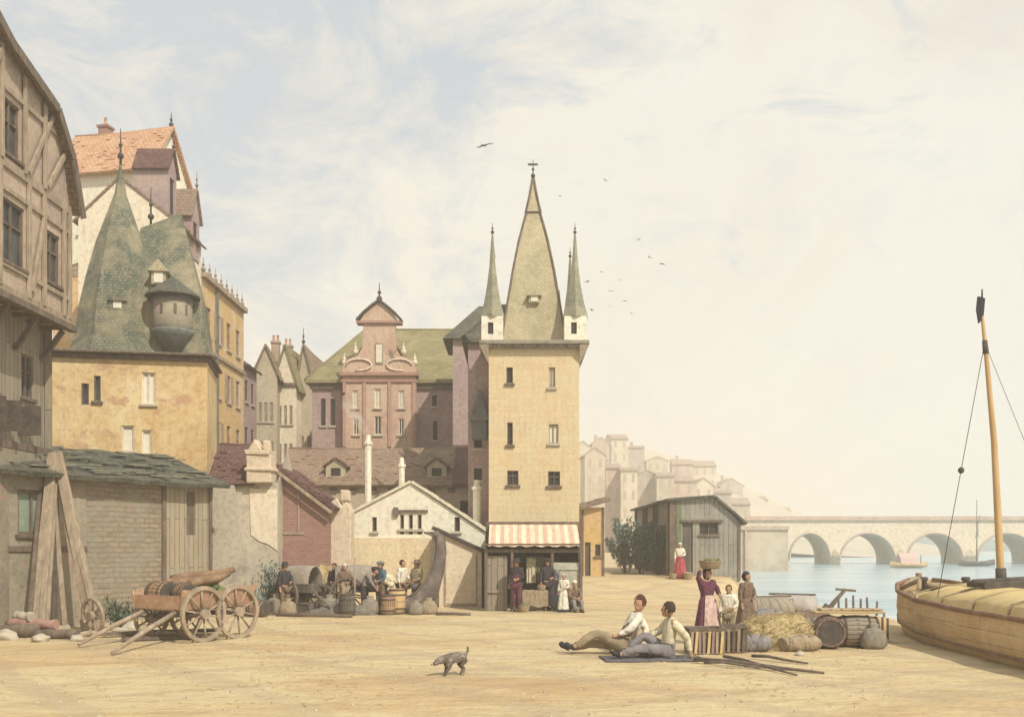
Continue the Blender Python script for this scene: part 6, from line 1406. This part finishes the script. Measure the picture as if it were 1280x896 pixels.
vs,fs=skin_geo([V[k] for k in ks],[(ks.index(a),ks.index(b)) for a,b in E],rr,ks.index('bk'))
m=MB(); vs=[v*(1)+Vector((0,0,0)) for v in vs]
vs=[v+v.normalized()*.012*noise.noise(v*22) for v in vs]; m.add(vs,fs,True)
for s in (-1,1): m.add([(-.34,s*.045,.34),(-.37,s*.06,.33),(-.36,s*.085,.26),(-.33,s*.05,.30),(-.345,s*.04,.31)],[(0,1,2),(0,2,3),(3,2,4),(4,2,1),(0,3,4),(0,4,1)]); m.ball((-.395,s*.035,.295),.009,6,5)
m.ball((-.49,0,.242),.016,8,6); 
for i in range(1800):
    v=random.choice(vs); 
    if v.z<.12: continue
    d_=(Vector((.6,random.gauss(0,.3),-.6+random.gauss(0,.3)))).normalized()*.035; o=v*1.0; m.add([o+Vector((0,.004,0)),o+Vector((0,-.004,0)),o+d_+Vector((0,0,.006))],[(0,1,2)])
m.build('body',DOGM,DG); DG.scale=(.9,.9,.9)
# ================================================================== BIRDS
def bird(px,py,D,s,rz,flap,label):
    m=MB(); m.tube([(0,-.22,0),(0,-.1,.0),(0,.05,.0),(0,.22,-.01)],[.01,.05,.055,.015],8)
    m.add([(-.05,.2,0),(.05,.2,0),(.07,.34,0),(-.07,.34,0),(0,.2,.01)],[(0,1,2,3),(0,3,4),(1,4,2),(4,3,2)])
    for sg in (-1,1):
        a=Vector((sg*.03,-.08,.02)); b=Vector((sg*.3,-.12,.02+.2*flap)); c=Vector((sg*.62,.04,.02+.1*flap)); e=Vector((sg*.3,.08,.01+.18*flap)); f=Vector((sg*.03,.1,.0))
        m.add([a,b,c,e,f,a-Vector((0,0,.012)),b-Vector((0,0,.01)),e-Vector((0,0,.01)),f-Vector((0,0,.012))],[(0,1,3,4),(1,2,3),(5,8,7,6),(6,7,2),(0,5,6,1),(1,6,2),(3,2,7),(4,3,7,8)])
    o=m.build('bird',BIRDM); o.location=(X(px,D),D,Z(py,D)); o.rotation_euler=(R(10),R(8*flap),rz); o.scale=(s,)*3; tag(o,label,'bird','birds flying about the tower')
random.seed(4)
bd=[(604,182,48,.75,'largest lone bird gliding high to the left above the tower spire'),(612,180,50,.45,'small bird right beside the high lone bird'),(734,352,46,.42,'bird nearest the right corner turret spire'),(740,388,46,.3,'lowest bird near the right turret base'),(752,340,50,.3,'upper left bird of the small flock right of the tower'),(764,364,47,.34,'middle bird of the flock right of the tower'),(781,376,48,.34,'lower middle bird of the flock'),(798,300,47,.3,'highest bird of the flock right of the tower'),(812,322,49,.28,'bird just under the highest one of the flock'),(828,330,46,.42,'rightmost bird of the flock'),(775,350,52,.26,'tiny bird between the middle birds of the flock'),(757,226,50,.3,'lone small bird right of the spire tip'),(700,245,50,.26,'tiny bird between the spire tip and right turret'),(790,392,47,.3,'low bird near the foot of the flock'),(762,382,50,.24,'faint low bird left of the flock foot'),(586,383,52,.26,'tiny bird left of the left turret spire')]
for px,py,D,s,l in bd: bird(px,py,D,s,random.uniform(-1.2,1.2),random.uniform(-.3,1),l)

# ================================================================== SMOKE from the cottage chimney
def smoke(name,px,pts,rad_,label):
    m=MB(); m.tube(pts,rad_,12); 
    mt=bpy.data.materials.new(name); mt.use_nodes=True; nt=mt.node_tree; nt.nodes.clear(); o=N(nt,'ShaderNodeOutputMaterial'); pv=N(nt,'ShaderNodeVolumePrincipled'); nt.links.new(pv.outputs[0],o.inputs['Volume'])
    pv.inputs['Color'].default_value=(.95,.9,.82,1); tc=N(nt,'ShaderNodeTexCoord').outputs['Object']; n=noise_n(nt,tc,2.2,3,.6)
    r=N(nt,'ShaderNodeMapRange'); nt.links.new(n,r.inputs[0]); r.inputs[1].default_value=.38; r.inputs[2].default_value=.7; r.inputs[3].default_value=.0; r.inputs[4].default_value=2.6; nt.links.new(r.outputs[0],pv.inputs['Density'])
    ob=m.build('smoke',mt); tag(ob,label,'smoke',kind='stuff')
cx=X(460,40.5)
smoke('smoke_volume',460,[(cx,40.5,Z(546,40.5)),(cx-.15,40.5,Z(536,40.5)),(cx-.5,40.6,Z(522,40.5)),(cx-.85,40.8,Z(508,40.5)),(cx-1.1,41,Z(490,40.5))],[.1,.18,.24,.26,.1],'pale smoke drifting left from the tall cottage chimney')
# ================================================================== HAZE
if HAZE:
    hz_=MB(); hz_.bx(-960,1960,-70,1960,-3,60)
    mt=bpy.data.materials.new('haze_air'); mt.use_nodes=True; nt=mt.node_tree; nt.nodes.clear(); o=N(nt,'ShaderNodeOutputMaterial'); pv=N(nt,'ShaderNodeVolumePrincipled'); nt.links.new(pv.outputs[0],o.inputs['Volume'])
    pv.inputs['Color'].default_value=(1.0,.95,.87,1); pv.inputs['Density'].default_value=HAZE
    tag(hz_.build('haze',mt),kind='stuff')
# ================================================================== LIGHT, SKY, CAMERA
sc=bpy.context.scene
wd=bpy.data.worlds.new('World'); sc.world=wd; wd.use_nodes=True; nt=wd.node_tree; bg=nt.nodes['Background']
SKS=.12
az=R(36); el=R(44)     # sun: behind the camera and to its right
tosun=Vector((math.sin(az)*math.cos(el),-math.cos(az)*math.cos(el),math.sin(el)))
sky=N(nt,'ShaderNodeTexSky',sky_type='NISHITA'); sky.sun_disc=False; sky.sun_elevation=el; sky.sun_rotation=math.atan2(tosun.x,tosun.y); sky.air_density=1.0; sky.dust_density=1.5
g=N(nt,'ShaderNodeTexCoord').outputs['Generated']
sep=N(nt,'ShaderNodeSeparateXYZ'); nt.links.new(g,sep.inputs[0])
n1=noise_n(nt,mapping(nt,g,(1,1,1.5)),2.3,9,.62,.5); n2=noise_n(nt,mapping(nt,g,(1,1,1.7),loc=(3,1,0)),6.5,9,.68,.8)
def math_(op,a,b):
    m_=N(nt,'ShaderNodeMath',operation=op)
    for i,v in enumerate((a,b)):
        if isinstance(v,(int,float)): m_.inputs[i].default_value=v
        else: nt.links.new(v,m_.inputs[i])
    return m_.outputs[0]
# openings of blue lie toward the upper left of the view
lean=math_('ADD',math_('MULTIPLY',sep.outputs[0],-1.15),math_('MULTIPLY',sep.outputs[2],.55))
f=math_('ADD',lean,math_('MULTIPLY',math_('SUBTRACT',n1,.5),1.5)); f=math_('ADD',f,math_('MULTIPLY',math_('SUBTRACT',n2,.5),3.2))
blue=ramp(nt,f,[(.10,(0,0,0)),(.80,(1,1,1))])
k=1/SKS
n3=noise_n(nt,mapping(nt,g,(1,1,2),loc=(5,2,1)),2.0,7,.6,.6)
cl=ramp(nt,n3,[(.30,(.80*k,.74*k,.67*k)),(.44,(.88*k,.84*k,.75*k)),(.56,(.88*k,.87*k,.79*k)),(.70,(.90*k,.83*k,.76*k))])
n4=noise_n(nt,mapping(nt,g,(1,1,1.4),loc=(9,4,2)),9,9,.72,1.0); cl=mix(nt,cl,tuple(x*k for x in (.68,.73,.74)),mix(nt,(0,0,0),ramp(nt,n4,[(.50,(0,0,0)),(.68,(1,1,1))]),.5))
# multiply after the ramp keeps the bright radiance of sunlit cloud
cl_=cl
for nd in list(nt.nodes):
    if nd.type=='VALTORGB' and nd.outputs['Color']==cl: pass
bl=mix(nt,sky.outputs['Color'],tuple(x*k for x in (.54,.64,.74)),.8)
col=mix(nt,cl_,bl,mix(nt,(0,0,0),blue,.78))
nt.links.new(col,bg.inputs['Color']); bg.inputs['Strength'].default_value=SKS
sl=bpy.data.lights.new('sun','SUN'); sl.energy=4.2; sl.angle=R(.53); sl.color=(1,.93,.80)
so=bpy.data.objects.new('sun',sl); C.objects.link(so); so.rotation_euler=tosun.to_track_quat('Z','Y').to_euler(); so.location=(20,-20,40)
cd=bpy.data.cameras.new('camera'); cam=bpy.data.objects.new('camera',cd); C.objects.link(cam); cam.location=(0,0,CZ); cam.rotation_euler=(R(90),0,0)
cd.sensor_width=36; cd.lens=35.0; cd.shift_y=(HY-448)/1280; cd.clip_start=.1; cd.clip_end=6000
sc.camera=cam
sc.view_settings.view_transform='Standard'; sc.view_settings.look='None'; sc.view_settings.exposure=EXPO; sc.view_settings.gamma=1
try: sc.cycles.volume_step_rate=4; sc.cycles.volume_bounces=1; sc.cycles.max_bounces=6
except Exception: pass
